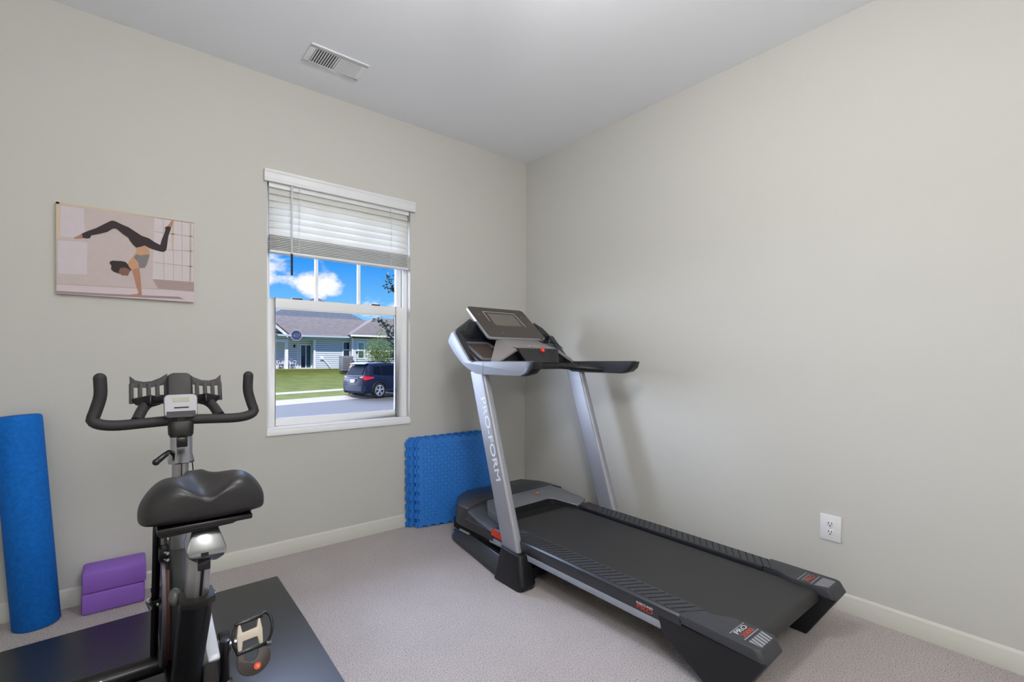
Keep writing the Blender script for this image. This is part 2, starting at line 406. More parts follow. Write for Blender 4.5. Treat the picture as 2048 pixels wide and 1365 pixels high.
# alarm sticker on the inside of the lower pane
st = thing('window_sticker', 'blue octagonal alarm company sticker with white rim on the lower window pane', 'sticker', (-1.763, .0535, 1.281))
cx, cz, r = -1.763, 1.281, .034
octp = lambda rr: [(cx + rr * cos(radians(22.5 + 45 * k)), cz + rr * sin(radians(22.5 + 45 * k))) for k in range(8)]
MB().prism(octp(r), 1, .0536, .0532).build('sticker_rim', mat('sticker_white', (225, 230, 240), .5), st)
MB().prism(octp(r * .9), 1, .0532, .0528).build('sticker_face', mat('sticker_blue', (52, 78, 140), .5), st)
text('ADT', (cx - .022, .0528, cz - .009), (1, 0, 0), (0, 0, 1), .040, .018, .0004, mat('sticker_letter', (150, 160, 180), .5), st, 'lettering', slant=.3)

# ------------------------------------------------------------------ blind
slat_m = mat('blind_slat', (236, 235, 230), .45, var=.01, translucent=.32)
val_m = mat('blind_valance', (226, 228, 230), .4, var=.015, vscale=30)
bl = thing('window_blind', 'white faux wood blind half raised in the window with moulded valance', 'blind', (-1.48, 0, 1.745))
v = MB()
vp = [(-.002, 2.142), (-.026, 2.142), (-.026, 2.150), (-.022, 2.158), (-.023, 2.190), (-.028, 2.198), (-.028, 2.209), (-.002, 2.209)]
v.prism(vp, 0, -1.952, -1.016)

v.build('valance', val_m, bl, bevel=.002)
MB().box(-1.925, -1.055, .0, .040, 2.118, 2.144).build('headrail', val_m, bl, bevel=.002)
sx0, sx1, sy = -1.922, -1.060, .016
tilt = radians(70)
for k in range(7):
    zc = 2.104 - .0385 * k
    c = Vector(((sx0 + sx1) / 2, sy, zc)); ay = Vector((0, cos(tilt), sin(tilt)))
    MB().obox(c, (sx1 - sx0, .046, .003), (1, 0, 0), ay, Vector((1, 0, 0)).cross(ay)).build('slat', slat_m, bl, bevel=.001)
for k in range(9):
    z = 1.766 + .0098 * k
    MB().box(sx0, sx1, sy - .025 + (.002 if k % 2 else 0), sy + .025, z, z + .0035).build('slat', slat_m, bl, bevel=.001)
MB().box(sx0, sx1, sy - .026, sy + .026, 1.746, 1.762).build('bottom_rail', val_m, bl, bevel=.004)
cordm = mat('blind_cord', (232, 232, 230), .8)
for xc in (-1.765, -1.19):
    c = MB(); c.cyl((xc, sy - .028, 1.75), (xc, sy - .028, 2.14), .0012, 6); c.cyl((xc, sy + .028, 1.75), (xc, sy + .028, 2.14), .0012, 6)
    for k in range(7): c.cyl((xc + .004, sy - .029, 2.115 - .0385 * k), (xc + .004, sy - .027, 2.14 - .0385 * k), .0022, 6)
    c.build('ladder_cord', cordm, bl)
w = MB().cyl((-1.808, -.018, 2.14), (-1.808, -.020, 1.745), .0045, 8).build('tilt_wand', mat('wand_grey', (208, 210, 213), .3), bl)
MB().cyl((-1.808, -.020, 1.748), (-1.808, -.020, 1.625), .0062, 8).build('wand_backlit_end', mat('wand_backlit', (14, 18, 26), .4), w)  # lower wand coloured dark to stand for its silhouette against the sky

# ------------------------------------------------------------------ ceiling vent
vt = thing('ceiling_vent', 'white rectangular ceiling air register with slanted louvres near the window wall', 'vent', (-1.67, -.355, H))
vx0, vx1, vy0, vy1 = -1.825, -1.525, -.455, -.262
f = MB(); 
f.box(vx0, vx1, vy0, vy0 + .028, H - .006, H); f.box(vx0, vx1, vy1 - .028, vy1, H - .006, H); f.box(vx0, vx0 + .03, vy0 + .028, vy1 - .028, H - .006, H); f.box(vx1 - .03, vx1, vy0 + .028, vy1 - .028, H - .006, H)
vm = mat('vent_white', (236, 237, 240), .45, var=.01)
f.box(-1.679, -1.671, vy0 + .028, vy1 - .028, H - .006, H)
f.build('frame', vm, vt, bevel=.0015)
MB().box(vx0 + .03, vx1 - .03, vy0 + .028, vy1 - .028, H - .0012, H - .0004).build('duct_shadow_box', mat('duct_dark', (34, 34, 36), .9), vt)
for k in range(19):
    x = vx0 + .030 + (vx1 - vx0 - .06) * (k + .5) / 19
    if abs(x + 1.675) < .006: continue
    s_ = 1 if x < -1.675 else -1
    a = radians(-60) * s_
    ax = Vector((sin(a) , 0, -cos(a)))
    MB().obox((x, (vy0 + vy1) / 2, H - .0045), (.0105, vy1 - vy0 - .056, .0012), ax, (0, 1, 0), ax.cross(Vector((0, 1, 0)))).build('louvre', vm, vt)

# ------------------------------------------------------------------ outlet
ol = thing('wall_outlet', 'white duplex power outlet with cover plate on the right wall', 'outlet', (0, -2.195, .37))
oy0, oy1, oz0, oz1 = -2.239, -2.152, .3075, .4285
pm = mat('outlet_white', (226, 227, 230), .4, var=.01); sm_ = mat('outlet_slot', (18, 18, 18), .6)
MB().box(-.007, 0, oy0, oy1, oz0, oz1).build('cover_plate', pm, ol, bevel=.0035)
oc = (oy0 + oy1) / 2
for dz in (.0195, -.0195):
    zc = .368 + dz
    rc = MB().prism([(oc + p[0], zc + p[1]) for p in rrect(.034, .029, .011)], 0, -.0088, -.006).build('receptacle', pm, ol, bevel=.0006)
    s3 = MB(); s3.box(-.0092, -.0086, oc - .0078, oc - .0052, zc - .002, zc + .008); s3.box(-.0092, -.0086, oc + .0052, oc + .0078, zc - .002, zc + .008)
    s3.prism([(oc + .0032 * cos(2 * pi * k / 10), zc - .0085 + .003 * sin(2 * pi * k / 10)) for k in range(10)], 0, -.0092, -.0086)
    s3.build('slot', sm_, rc)
MB().cyl((-.0086, oc, .368), (-.0065, oc, .368), .003, 10).build('screw', mat('outlet_screw', (190, 190, 190), .3, .6), ol)

# ------------------------------------------------------------------ added fill lamps, unseen: standing globe behind the camera, hanging globe
LX, LY, LZ = -2.35, -3.30, 1.78
lp = thing('fill_floor_lamp', 'added fill light shaped as tall floor lamp with white glass globe behind the camera', 'lamp', (LX, LY, 0))
lw_ = mat('lamp_white', (235, 235, 235), .4)
MB().cyl((LX, LY, .001), (LX, LY, .025), .14, 28).build('base', lw_, lp, bevel=.004)
MB().cyl((LX, LY, .025), (LX, LY, LZ - .16), .012, 12).build('pole', lw_, lp)
MB().sphere((LX, LY, LZ), .17, 24, 14).build('globe_shade', mat('fill_lamp_glow', (255, 250, 242), .5, emit=((1.0, .985, .965), FILL_LAMP_STRENGTH)), lp)

QX, QY, QZ = -1.75, -2.10, 2.36  # added overhead fill lamp to lift the ceiling and the corner
pl_ = thing('fill_pendant', 'added fill light shaped as white glass globe pendant lamp under the ceiling', 'lamp', (QX, QY, H))
MB().cyl((QX, QY, H - .03), (QX, QY, H - .0005), .07, 24).build('canopy', lw_, pl_)
MB().cyl((QX, QY, QZ + .11), (QX, QY, H - .03), .008, 10).build('stem', lw_, pl_)
MB().sphere((QX, QY, QZ), .12, 24, 14).build('globe_shade', mat('fill_pendant_glow', (255, 250, 244), .5, emit=((1.0, .985, .975), FILL_PENDANT_STRENGTH)), pl_)

# ------------------------------------------------------------------ yoga picture on the wall
pc = thing('canvas_picture', 'canvas print of a woman in a yoga handstand on the left of the window', 'picture', (-2.54, 0, 1.64))
PX0, PX1, PZ0, PZ1, PY = -2.797, -2.282, 1.432, 1.842, -.022
wrap = mat('canvas_wrap', (206, 186, 160), .8)
img_cols = dict(wall=(193, 180, 177), lwin=(203, 193, 198), rwin=(206, 196, 198), mun=(182, 168, 160), post=(196, 178, 160), floor=(206, 192, 196), mat=(152, 132, 140), sill=(166, 146, 144), skirt=(182, 166, 162),
                pants=(52, 40, 42), skin=(176, 128, 106), skin2=(196, 150, 118), top=(126, 122, 122), hair=(50, 38, 38), face=(128, 92, 80), edge=(205, 186, 158))
keys = list(img_cols); pmats = [wrap] + [mat('print_' + k, img_cols[k], .75, var=.05, vscale=30) for k in keys]
MI = {k: i + 1 for i, k in enumerate(keys)}
# print coordinates: corners of the picture as read from the photograph crop -> (u,v) by bilinear inverse
CQ = [(135, 108), (1755, 332), (1768, 1278), (148, 1178)]
def uv_of(x, y):
    u = (x - 140) / 1620.0
    for _ in range(3):
        top = CQ[0][1] + (CQ[1][1] - CQ[0][1]) * u; bot = CQ[3][1] + (CQ[2][1] - CQ[3][1]) * u
        w_ = (y - top) / (bot - top)
        xl = CQ[0][0] + (CQ[3][0] - CQ[0][0]) * w_; xr = CQ[1][0] + (CQ[2][0] - CQ[1][0]) * w_
        u = (x - xl) / (xr - xl)
    # perspective correction along the horizontal (right side is farther from the viewer)
    uu = u * 0.955 / (1 - 0.045 * u) if False else u
    return min(max(uu, 0), 1), min(max(w_, 0), 1)
def PP(pts, lay):
    out = []
    for x, y in pts:
        u, w_ = uv_of(x, y); out.append((PX0 + (PX1 - PX0) * u, PY - .0004 * lay, PZ1 - (PZ1 - PZ0) * w_))
    return out
b = MB(); b.box(PX0, PX1, PY + .0003, -.001, PZ0, PZ1, 0)
def pp(k, pts, lay): b.poly(PP(pts, lay), MI[k])
pp('wall', CQ, 1)
pp('lwin', [(185, 150), (430, 182), (440, 530), (180, 515)], 2)
pp('lwin', [(160, 560), (470, 575), (470, 955), (165, 945)], 2)
pp('edge', [(135, 108), (1755, 332), (1755, 340), (135, 130)], 2); pp('edge', [(135, 108), (172, 115), (180, 530), (140, 530)], 2)
pp('rwin', [(1245, 270), (1745, 335), (1762, 1035), (1228, 1000)], 2)
for x0, x1 in ((1352, 1368), (1475, 1490), (1590, 1602)): pp('mun', [(x0, 285), (x0 + 8, 286), (x1 + 8, 1010), (x1, 1010)], 3)
pp('post', [(1465, 300), (1492, 303), (1492, 650), (1465, 648)], 4)
for y0, y1 in ((435, 495), (640, 668), (800, 850)): pp('mun', [(1243, y0), (1750, y1), (1750, y1 + 10), (1243, y0 + 9)], 4)
pp('mun', [(1698, 335), (1722, 338), (1726, 1030), (1702, 1030)], 4)
pp('floor', [(145, 1068), (1768, 1152), (1768, 1278), (148, 1178)], 2)
pp('skirt', [(145, 1062), (1310, 1118), (1310, 1128), (145, 1074)], 3)
pp('sill', [(1228, 1002), (1766, 1040), (1768, 1155), (1300, 1116)], 3)
pp('mat', [(148, 1148), (700, 1178), (1570, 1212), (1636, 1242), (900, 1212), (148, 1174)], 4)
PANTS = [(410,475),(480,440),(560,410),(640,365),(720,322),(750,315),(790,328),(860,362),(930,390),(1010,440),(1090,490),(1180,520),(1250,565),(1320,598),(1340,530),(1370,460),(1385,410),(1370,395),(1400,378),(1440,380),(1455,395),(1445,430),(1425,480),(1415,540),(1405,620),(1395,660),(1370,680),(1330,678),(1260,660),(1185,635),(1130,605),(1080,620),(1025,632),(985,595),(950,550),(930,515),(870,475),(790,410),(750,410),(690,450),(600,475),(510,495),(500,525),(470,532),(420,525)]
pp('skin', [(410,475),(370,500),(320,525),(345,538),(420,528)], 5)
pp('skin', [(1400,380),(1430,350),(1455,310),(1480,303),(1484,330),(1467,380),(1452,402)], 5)
pp('skin', [(970,870),(1060,860),(1080,960),(1090,1080),(1098,1180),(1085,1205),(1020,1215),(960,1197),(960,1185),(1040,1180),(1060,1160),(1035,1100),(1020,1040),(1000,960)], 5)
pp('skin2', [(1025,630),(1080,618),(1130,603),(1165,622),(1185,680),(1190,720),(1150,840),(1120,870),(1065,872),(970,890),(930,850),(920,830),(960,770),(1000,720),(1030,680)], 6)
pp('top', [(1000,742),(1030,708),(1070,722),(1120,715),(1188,712),(1175,770),(1155,830),(1130,868),(1065,872),(1052,800),(1010,762)], 7)
pp('pants', PANTS, 7)
pp('hair', [(720,820),(725,795),(760,785),(800,790),(850,790),(900,800),(930,830),(945,860),(970,890),(965,905),(930,930),(880,945),(830,940),(760,915),(735,890),(740,845)], 7)
pp('face', [(842,872),(900,868),(958,895),(942,940),(930,962),(905,962),(890,955),(868,962),(838,938),(820,925)], 8)
b.build('canvas', pmats, pc)

# ------------------------------------------------------------------ foam roller
rl = thing('foam_roller', 'long blue foam roller standing on end against the wall left of the purple blocks', 'foam roller', (-2.856, -.105, 0))
A = Vector((-2.856, -.105, 0.0)); B = Vector((-2.914, -.082, .905)); dirv = (B - A).normalized()
b = MB(); rr = .0765; ns = 40
prof = [(0.006, rr - .004), (0.010, rr), (.5, rr), (.89, rr), (.902, rr - .003), (.906, rr - .010)]
b.tube([A + dirv * (p[0] - .006) for p in prof], [p[1] for p in prof], ns)
blue_foam = mat('blue_foam', (14, 108, 200), .8, var=.35, vscale=70, bump=.5, bscale=260, spec=.25, bdist=.003)
b.build('foam_body', blue_foam, rl, smooth=50)

# ------------------------------------------------------------------ yoga blocks
purple = mat('purple_foam', (142, 98, 196), .6, var=.05, vscale=60, bump=.06, bscale=500)
def block(lab, x0, x1, y0, y1, z0, z1):
    o = MB().box(x0, x1, y0, y1, z0, z1).build('yoga_block', purple, bevel=.010, seg=2)
    return tag(o, lab, 'yoga block', 'purple foam yoga blocks by the wall')
block('purple foam yoga block lying on the carpet beneath the other purple block', -2.712, -2.489, -.158, -.016, .001, .0945)
block('purple foam yoga block on top of the other purple block by the wall', -2.710, -2.484, -.1585, -.016, .0945, .190)

# ------------------------------------------------------------------ exercise mat
mm = mat('mat_rubber', (42, 44, 50), .38, var=.18, vscale=9, bump=.10, bscale=420, spec=.8)
b = MB(); pts = []
pts = [(-3.25, -2.35), (-1.962, -2.35), (-1.962, -1.3), (-1.950, -.8), (-1.944, -.283), (-1.950, -.277), (-2.5, -.290), (-3.25, -.318)]
b.prism(pts, 2, 0.0, .007)
tag(b.build('exercise_mat', mm, bevel=.002), 'flat black rubber exercise mat under the stationary bike', 'exercise mat')

# ------------------------------------------------------------------ interlocking foam floor tiles
tile_m = mat('tile_foam', (40, 122, 210), .55, var=.08, vscale=20, bump=.12, bscale=300)
def tile(lab, org, ud, lean, plate, idx):
    """0.61 m foam tile; org = bottom left corner of its front face, ud = unit along bottom, lean = radians back"""
    org = Vector(org); ud = Vector(ud).normalized(); back = Vector((-ud.y, ud.x, 0))
    vd = Vector((0, 0, cos(lean))) + back * sin(lean); nf = ud.cross(vd).normalized()   # front normal
    S, P, D, T, NT = .600, .0300, .012, .0125, 20
    o1 = []
    def edge(flip):
        out = []
        for k in range(NT):
            a, c_ = k * P, (k + 1) * P; lvl = (k + flip) % 2
            if lvl == 0: out += [(a - .001 if k else 0, 0), (c_ + .001 if k < NT - 1 else S, 0)]
            elif k == 0: out += [(c_ - .003, D)]
            elif k == NT - 1: out += [(a + .003, D), (S - D, D)]
            else: out += [(a + .003, D), (c_ - .003, D)]
        return out
    bot = [(u, w_) for u, w_ in edge(0)]; rgt = [(S - w_, u) for u, w_ in edge(1)]
    top = [(S - u, S - w_) for u, w_ in edge(0)]; lft = [(w_, S - u) for u, w_ in edge(1)]
    outl = []
    for q in bot + rgt + top + lft:
        q = (min(max(q[0], 0), S), min(max(q[1], 0), S))
        if not outl or (abs(q[0] - outl[-1][0]) + abs(q[1] - outl[-1][1])) > 1e-5: outl.append(q)
    mb = MB(); P3 = lambda q, t: org + ud * q[0] + vd * q[1] + nf * t
    mb.slab([P3(q, -T) for q in outl], nf, T)
    if plate:
        pit = .0240; n = int((S - .06) / pit)
        for i in range(n):
            for j in range(n):
                c = P3((.035 + (i + .5) * pit, .035 + (j + .5) * pit), .0); a = radians(45 if (i + j) % 2 == 0 else 135)
                e1 = ud * cos(a) + vd * sin(a); e2 = -ud * sin(a) + vd * cos(a)
                L_, w2 = .0122, .0036
                mb.add([c - e1 * L_, c + e2 * w2, c + e1 * L_, c - e2 * w2, c + e1 * L_ * .55 + nf * .0030, c - e1 * L_ * .55 + nf * .0030],
                       [(0, 3, 5), (0, 5, 1), (3, 2, 4), (3, 4, 5), (2, 1, 4), (1, 5, 4)])
    o = mb.build('foam_floor_tile', tile_m)
    return tag(o, lab, 'foam tile', 'blue foam floor tiles leaning by the corner')
tile('blue puzzle-edged foam floor tile flat against the wall, rearmost of the leaning stack', (-1.086, -.032, .004), (1, 0, 0), .018, False, 0)
tile('blue puzzle-edged foam floor tile second from the wall in the leaning stack', (-1.070, -.052, .004), (1, -.03, 0), .034, False, 1)
tile('blue puzzle-edged foam floor tile third from the wall, behind the foremost tile', (-1.044, -.086, .004), (1, -.15, 0), .066, False, 2)
tile('blue foam floor tile with raised diamond-plate face, foremost of the leaning stack', (-1.032, -.104, .004), (1, -.20, 0), .072, True, 3)
# ------------------------------------------------------------------ treadmill
TX = -.61
tm = thing('treadmill', 'black and silver treadmill with tilted display console beside the right wall', 'treadmill', (TX, -1.3, 0))
blk = mat('tread_black', (19, 20, 24), .42, var=.06, vscale=60, bump=.06, bscale=700)
blk2 = mat('tread_black_satin', (36, 38, 45), .36, var=.04, vscale=40, spec=.8)
dgrey = mat('tread_grey', (56, 58, 63), .5, var=.05, vscale=40, bump=.05, bscale=800)
silver = mat('tread_silver', (156, 158, 166), .42, .35, var=.03, vscale=10)
silver2 = mat('tread_silver_paint', (150, 155, 167), .45, .1, var=.02, vscale=10)
stripe = mat('tread_stripe_grey', (120, 122, 128), .42, .3, var=.03)
belt_m = mat('belt_rubber', (47, 46, 47), .5, var=.14, vscale=90, bump=.25, bscale=900)
redp = mat('tread_red', (216, 54, 34), .4, var=.03)
whitep = mat('tread_white_print', (214, 214, 216), .5)
greyp = mat('tread_grey_print', (148, 148, 154), .5)
pit = mat('tread_void', (10, 10, 12), .8)
X = lambda l: TX + l
RZ = .221
for s in (-1, 1):
    # foot rail: outer at .39, inner .275, black side skirt
    r = MB()
    prof = [(.275, .198), (.275, RZ), (.378, RZ), (.388, .214), (.390, .205), (.390, .166), (.355, .160), (.355, .198)]
    r.prism([(X(s * p[0]), p[1]) for p in prof], 1, -.90, -2.03)
    ro = r.build('foot_rail', blk2, tm, bevel=.0015)
    # ribbed tread strip
    g = MB(); g.prism([(X(s * .281), RZ), (X(s * .374), RZ), (X(s * .374), RZ + .0012), (X(s * .281), RZ + .0012)], 1, -1.02, -2.075)
    k = 0; y = -1.04
    while y > -2.03:
        a = Vector((X(s * .370), y, RZ + .0012)); c = Vector((X(s * .286), y - .052, RZ + .0012))
        d = (c - a); n = Vector((0, 1, 0))
        g.add([a + n * .0025, a - n * .0025, c - n * .0025, c + n * .0025, a + n * .0015 + Vector((0, 0, .0016)), a - n * .0015 + Vector((0, 0, .0016)), c - n * .0015 + Vector((0, 0, .0016)), c + n * .0015 + Vector((0, 0, .0016))],
              [(4, 5, 6, 7), (0, 1, 5, 4), (1, 2, 6, 5), (2, 3, 7, 6), (3, 0, 4, 7)], 1)
        y -= .0335
    g.build('grip_strip', [dgrey, pit], ro)
    # silver band under the rail
    MB().box(*sorted((X(s * .372), X(s * .389))), -1.945, -.86, .135, .165).build('lower_trim', silver2, ro, bevel=.002)
    MB().box(*sorted((X(s * .30), X(s * .371))), -1.96, -.80, .128, .198).build('deck_beam', blk, ro)
    # rear end cap, flaring inwards
    c = MB()
    top = [(.390, -2.02), (.390, -2.285), (.378, -2.303), (.262, -2.303), (.250, -2.29), (.249, -2.165), (.262, -2.135), (.286, -2.095), (.286, -2.02)]
    t_ = [Vector((X(s * p[0]), p[1], RZ + .002)) for p in top]
    def low(p):
        dy = -.024 if p[1] < -2.28 else 0
        return Vector((X(s * p[0]), p[1] + dy, .185 if p[1] < -2.2 else .192))
    c.loft([t_, [low(p) for p in top]], True, True)
    ca = c.build('end_cap', dgrey, ro, bevel=.004)
    # rear foot
    f = MB()
    prof = [(-1.925, .190), (-1.955, .120), (-2.155, 0.0), (-2.215, 0.0), (-2.325, .186)]
    tap = .075 if s > 0 else 0.0
    A = [Vector((X(s * (.3905 - tap * (1 - p[1] / .19))), p[0], p[1])) for p in prof]; B = [Vector((X(s * .262), p[0], p[1])) for p in prof]
    f.loft([A, B], True, True)
    f.build('rear_foot', blk, ro, bevel=.006, seg=2)
    MB().cyl((X(s * .315), -2.309, .190), (X(s * .315), -2.316, .190), .005, 10).build('cap_screw', pit, ca)
    # printed bars and hatching on the cap
    zt = RZ + .0021
    xa, xb = sorted((X(s * .258), X(s * .360)))
    oy = 0 if s < 0 else .012
    p_ = MB()
    for yy in (-2.194 + oy, -2.244 + oy): p_.box(xa, xb, yy - .0018, yy + .0018, zt, zt + .0005)
    p_.build('printed_bar', greyp, ca)
    h = MB(); n = 6; wd = (xb - xa) / n
    for k in range(n):
        x0 = xa + k * wd + .002; x1 = x0 + wd - .006
        sh = .016 * s; cp_ = lambda v: min(max(v, xa), xb)
        h.slab([(x0, -2.257 + oy, zt), (x1, -2.257 + oy, zt), (cp_(x1 + sh), -2.299 + oy * .6, zt), (cp_(x0 + sh), -2.299 + oy * .6, zt)], (0, 0, 1), .0005)
    h.build('printed_hatching', greyp, ca)
    if s < 0:
        text('PRO', (X(-.345), -2.216, zt), (1, 0, 0), (0, 1, 0), .072, .0175, .0005, whitep, ca, 'lettering')
        text('2000', (X(-.345), -2.238, zt), (1, 0, 0), (0, 1, 0), .072, .0165, .0005, redp, ca, 'lettering')
        text('REBOUND', (X(-.3905), -1.836, .1915), (0, -1, 0), (0, 0, 1), .075, .0085, .0006, whitep, ro, 'lettering')
        text('PRO', (X(-.3905), -1.838, .174), (0, -1, 0), (0, 0, 1), .073, .0155, .0006, redp, ro, 'lettering')
    else:
        text('REBOUND', (X(.268), -2.200, zt), (1, 0, 0), (0, 1, 0), .082, .007, .0005, greyp, ca, 'lettering')
        text('PRO', (X(.272), -2.222, zt), (1, 0, 0), (0, 1, 0), .074, .018, .0005, redp, ca, 'lettering')
# running belt with its rear roller
b = MB()
ZB = .206; rr = .030
pr_ = [(-.80, ZB), (-2.235, ZB)] + [(-2.235 - rr * sin(radians(a)), ZB - rr + rr * cos(radians(a))) for a in range(20, 181, 20)] + [(-.80, ZB - 2 * rr)]
b.prism(pr_, 0, X(-.258), X(.258))
b.build('running_belt', belt_m, tm, smooth=50)
MB().box(X(-.30), X(.30), -2.20, -.75, .150, .178).build('deck_board', blk, tm)
# motor hood
hd = MB()
def hring(y, hw, ztop, zs, zb):
    return [(X(-hw), y, zb), (X(-hw), y, zs), (X(-hw + .030), y, zs + .012), (X(-hw + .12), y, ztop), (X(hw - .12), y, ztop), (X(hw - .030), y, zs + .012), (X(hw), y, zs), (X(hw), y, zb)]
def hring(y, hw, wt, ztop, zs, zb):
    return [(X(-hw), y, zb), (X(-hw), y, zs), (X(-wt - (hw - wt) * .45), y, zs + (ztop - zs) * .62), (X(-wt), y, ztop), (X(wt), y, ztop), (X(wt + (hw - wt) * .45), y, zs + (ztop - zs) * .62), (X(hw), y, zs), (X(hw), y, zb)]
hd.loft([hring(-.390, .285, .22, .285, .262, .165), hring(-.400, .300, .23, .293, .266, .160), hring(-.50, .378, .265, .299, .268, .150), hring(-.54, .390, .27, .300, .266, .147), hring(-.645, .390, .27, .294, .263, .147), hring(-.648, .390, .27, .20, .20, .147), hring(-.895, .390, .27, .20, .20, .147)])
hdo = hd.build('motor_hood', blk2, tm, bevel=.006, seg=2, smooth=30)
# hood side panel seam and red accent
for s in (-1, 1):
    MB().box(*sorted((X(s * .388), X(s * .3925))), -.885, -.62, .1995, .2012).build('seam_line', stripe, hdo)
    a = MB(); a.slab([(X(s * .390), -.888, .219), (X(s * .390), -1.02, .205), (X(s * .390), -1.06, .170), (X(s * .390), -.880, .182)], (s, 0, 0), .0025)
    a.build('red_accent', redp, hdo)
# grey U-shaped stripe behind the hood
sp = MB()
zt1, zt2 = .279, .258
outer = [(-.335, -.905), (-.325, -.76), (-.262, -.665), (.275, -.650), (.330, -.70), (.345, -.905)]
inner = [(-.262, -.905), (-.256, -.800), (-.222, -.757), (.172, -.745), (.200, -.765), (.270, -.905)]
def zi(y): return .251 + (y + .75) * .16
def sz(y, x=0): return .2975 + (y + .65) * .11 - max(0, abs(x) - .27) * .25
ro_ = []
for (ox, oy_), (ix, iy) in zip(outer, inner):
    ro_.append([Vector((X(ox), oy_, sz(oy_, ox))), Vector((X(ix), iy, zi(iy))), Vector((X(ix), iy - .006, .198)), Vector((X(ox), oy_, .198))])
sp.loft(ro_, True, True)
for s in (-1, 1):
    ck_ = MB(); ck_.loft([[Vector((X(s * p[0]), y, p[1])) for p in ((xi, .20), (xi, z2 + .014), (xi + .012, z2 + .018), (.372, z2 - .004), (.390, z2 - .014), (.390, .20))] for y, z2, xi in ((-.642, .266, .235), (-.70, .246, .262), (-.76, .230, .290), (-.80, .224, .300), (-.905, .212, .300), (-.975, .203, .300))], True, True)
    ck_.build('rail_cover', dgrey, hdo, bevel=.002)
spo = sp.build('hood_stripe', stripe, hdo, bevel=.003)
lip_ = MB()
for (xa_, ya_), (xb_, yb_) in zip(inner, inner[1:]):
    lip_.slab([(X(xa_), ya_ - .0005, zi(ya_) - .007), (X(xb_), yb_ - .0005, zi(yb_) - .007), (X(xb_), yb_ - .0065, .199), (X(xa_), ya_ - .0065, .199)], (0, -1, 0) if abs(xb_ - xa_) > .02 else ((1 if xa_ < 0 else -1), 0, 0), .0015)
lip_.build('hood_lip', pit, spo)
lg = MB()
lc = Vector((X(.118), -.700, .2795))
lg.ring(lc + Vector((-.004, .003, .0008)), (0, 0, 1), .005, .009, .002, 16); lg.box(lc.x - .001, lc.x + .015, lc.y - .008, lc.y - .004, lc.z - .001, lc.z + .0018); lg.box(lc.x + .008, lc.x + .012, lc.y - .008, lc.y + .007, lc.z - .001, lc.z + .0018)
lg.build('orange_emblem', mat('emblem_orange', (236, 142, 40), .4), spo)
MB().box(X(-.27), X(.27), -.845, -.70, .10, .207).build('hood_throat', pit, tm)
MB().box(X(-.34), X(.34), -.885, -.42, .085, .150).build('motor_pan', pit, tm)
# base frame
def lerp(a, b_, t): return a + (b_ - a) * t
for s in (-1, 1):
    bs = MB()
    # long low foot from the front wheel to the upright
    sec = []
    for y, xo, xi, h_ in ((-.385, .335, .300, .052), (-.41, .345, .285, .085), (-.46, .357, .280, .092), (-.75, .402, .300, .092), (-1.03, .445, .315, .095)):
        z0 = .012 if y > -.4 else .002
        sec.append([Vector((X(s * xo), y, z0)), Vector((X(s * xo), y, h_ * .36)), Vector((X(s * (xo - .040)), y, h_)), Vector((X(s * (xi + .012)), y, h_)), Vector((X(s * xi), y, h_ * .6)), Vector((X(s * xi), y, z0))])
    bs.loft(sec, True, True)
    bso = bs.build('base_rail', blk2, tm, bevel=.004, smooth=30)
    boot = MB()
    secs = []
    for z, ya, yb, xo, xi in ((.002, -.98, -1.205, .458, .350), (.03, -.985, -1.215, .458, .350), (.095, -1.0, -1.195, .450, .352), (.160, -1.012, -1.178, .440, .352), (.168, -1.012, -1.176, .438, .353)):
        ym = (ya + yb) / 2; xm = (xo + xi) / 2
        secs.append([Vector((X(s * (xm + p[0])), ym + p[1], z + (.010 if z > .15 else 0) * ((p[1]) / (yb - ya) * -1))) for p in rrect(xo - xi, abs(yb - ya), .028, 4)])
    boot.loft(secs, True, True)
    boot.build('upright_boot', blk, bso, bevel=.0015, smooth=40)
    MB().ring((X(s * .322), -.56, .040), (1, 0, 0), .008, .036, .026, 24).build('transport_wheel', mat('wheel_grey', (92, 92, 90), .6), bso)
    MB().box(*sorted((X(s * .352), X(s * .300))), -.60, -.50, .090, .097).build('warning_label', mat('label_pale', (206, 212, 206), .5), bso)
    # upright
    up = MB()
    secs = []
    for z, y in ((.12, -1.075), (.16, -1.085 + .012), (1.075, -.763)):
        pts = [Vector((X(s * (.394 + p[0])), y + p[1], z)) for p in rrect(.049, .132, .019, 5)]
        secs.append(pts)
    secs[0] = [Vector((v.x, v.y - .012, v.z)) for v in secs[0]]
    up.loft([secs[1], secs[2]], True, True)
    upo = up.build('upright', silver, tm, smooth=40)
    if s < 0:
        dn = Vector((0, -.338, -1)).normalized(); rt = Vector((0, -1, .338)).normalized()
        text('PRO-FORM', (X(-.4187), -.815, .928), dn, -rt * -1, .455, .040, .0006, mat('lettering_white', (226, 229, 236), .45), upo, 'lettering', bold=.0011)
MB().box(X(-.36), X(.36), -1.17, -1.08, .03, .085).build('base_crossbar', blk, tm, bevel=.004)

# ---------------- console
cs = MB()
con = None
silC = silver2
shell = MB()
# back shell / tray floor + back wall
ydef = lambda z: -.47
tray_m = mat('console_dark', (50, 45, 45), .45, var=.05, vscale=30)
void_m = mat('console_void', (22, 24, 32), .4)
tr = MB()
tr.slab([(X(-.39), -.80, 1.112), (X(.39), -.80, 1.112), (X(.39), -.500, 1.262), (X(-.39), -.500, 1.262)], (0, .42, -.9), .02)
con = tr.build('console_tray', tray_m, tm, bevel=.002)
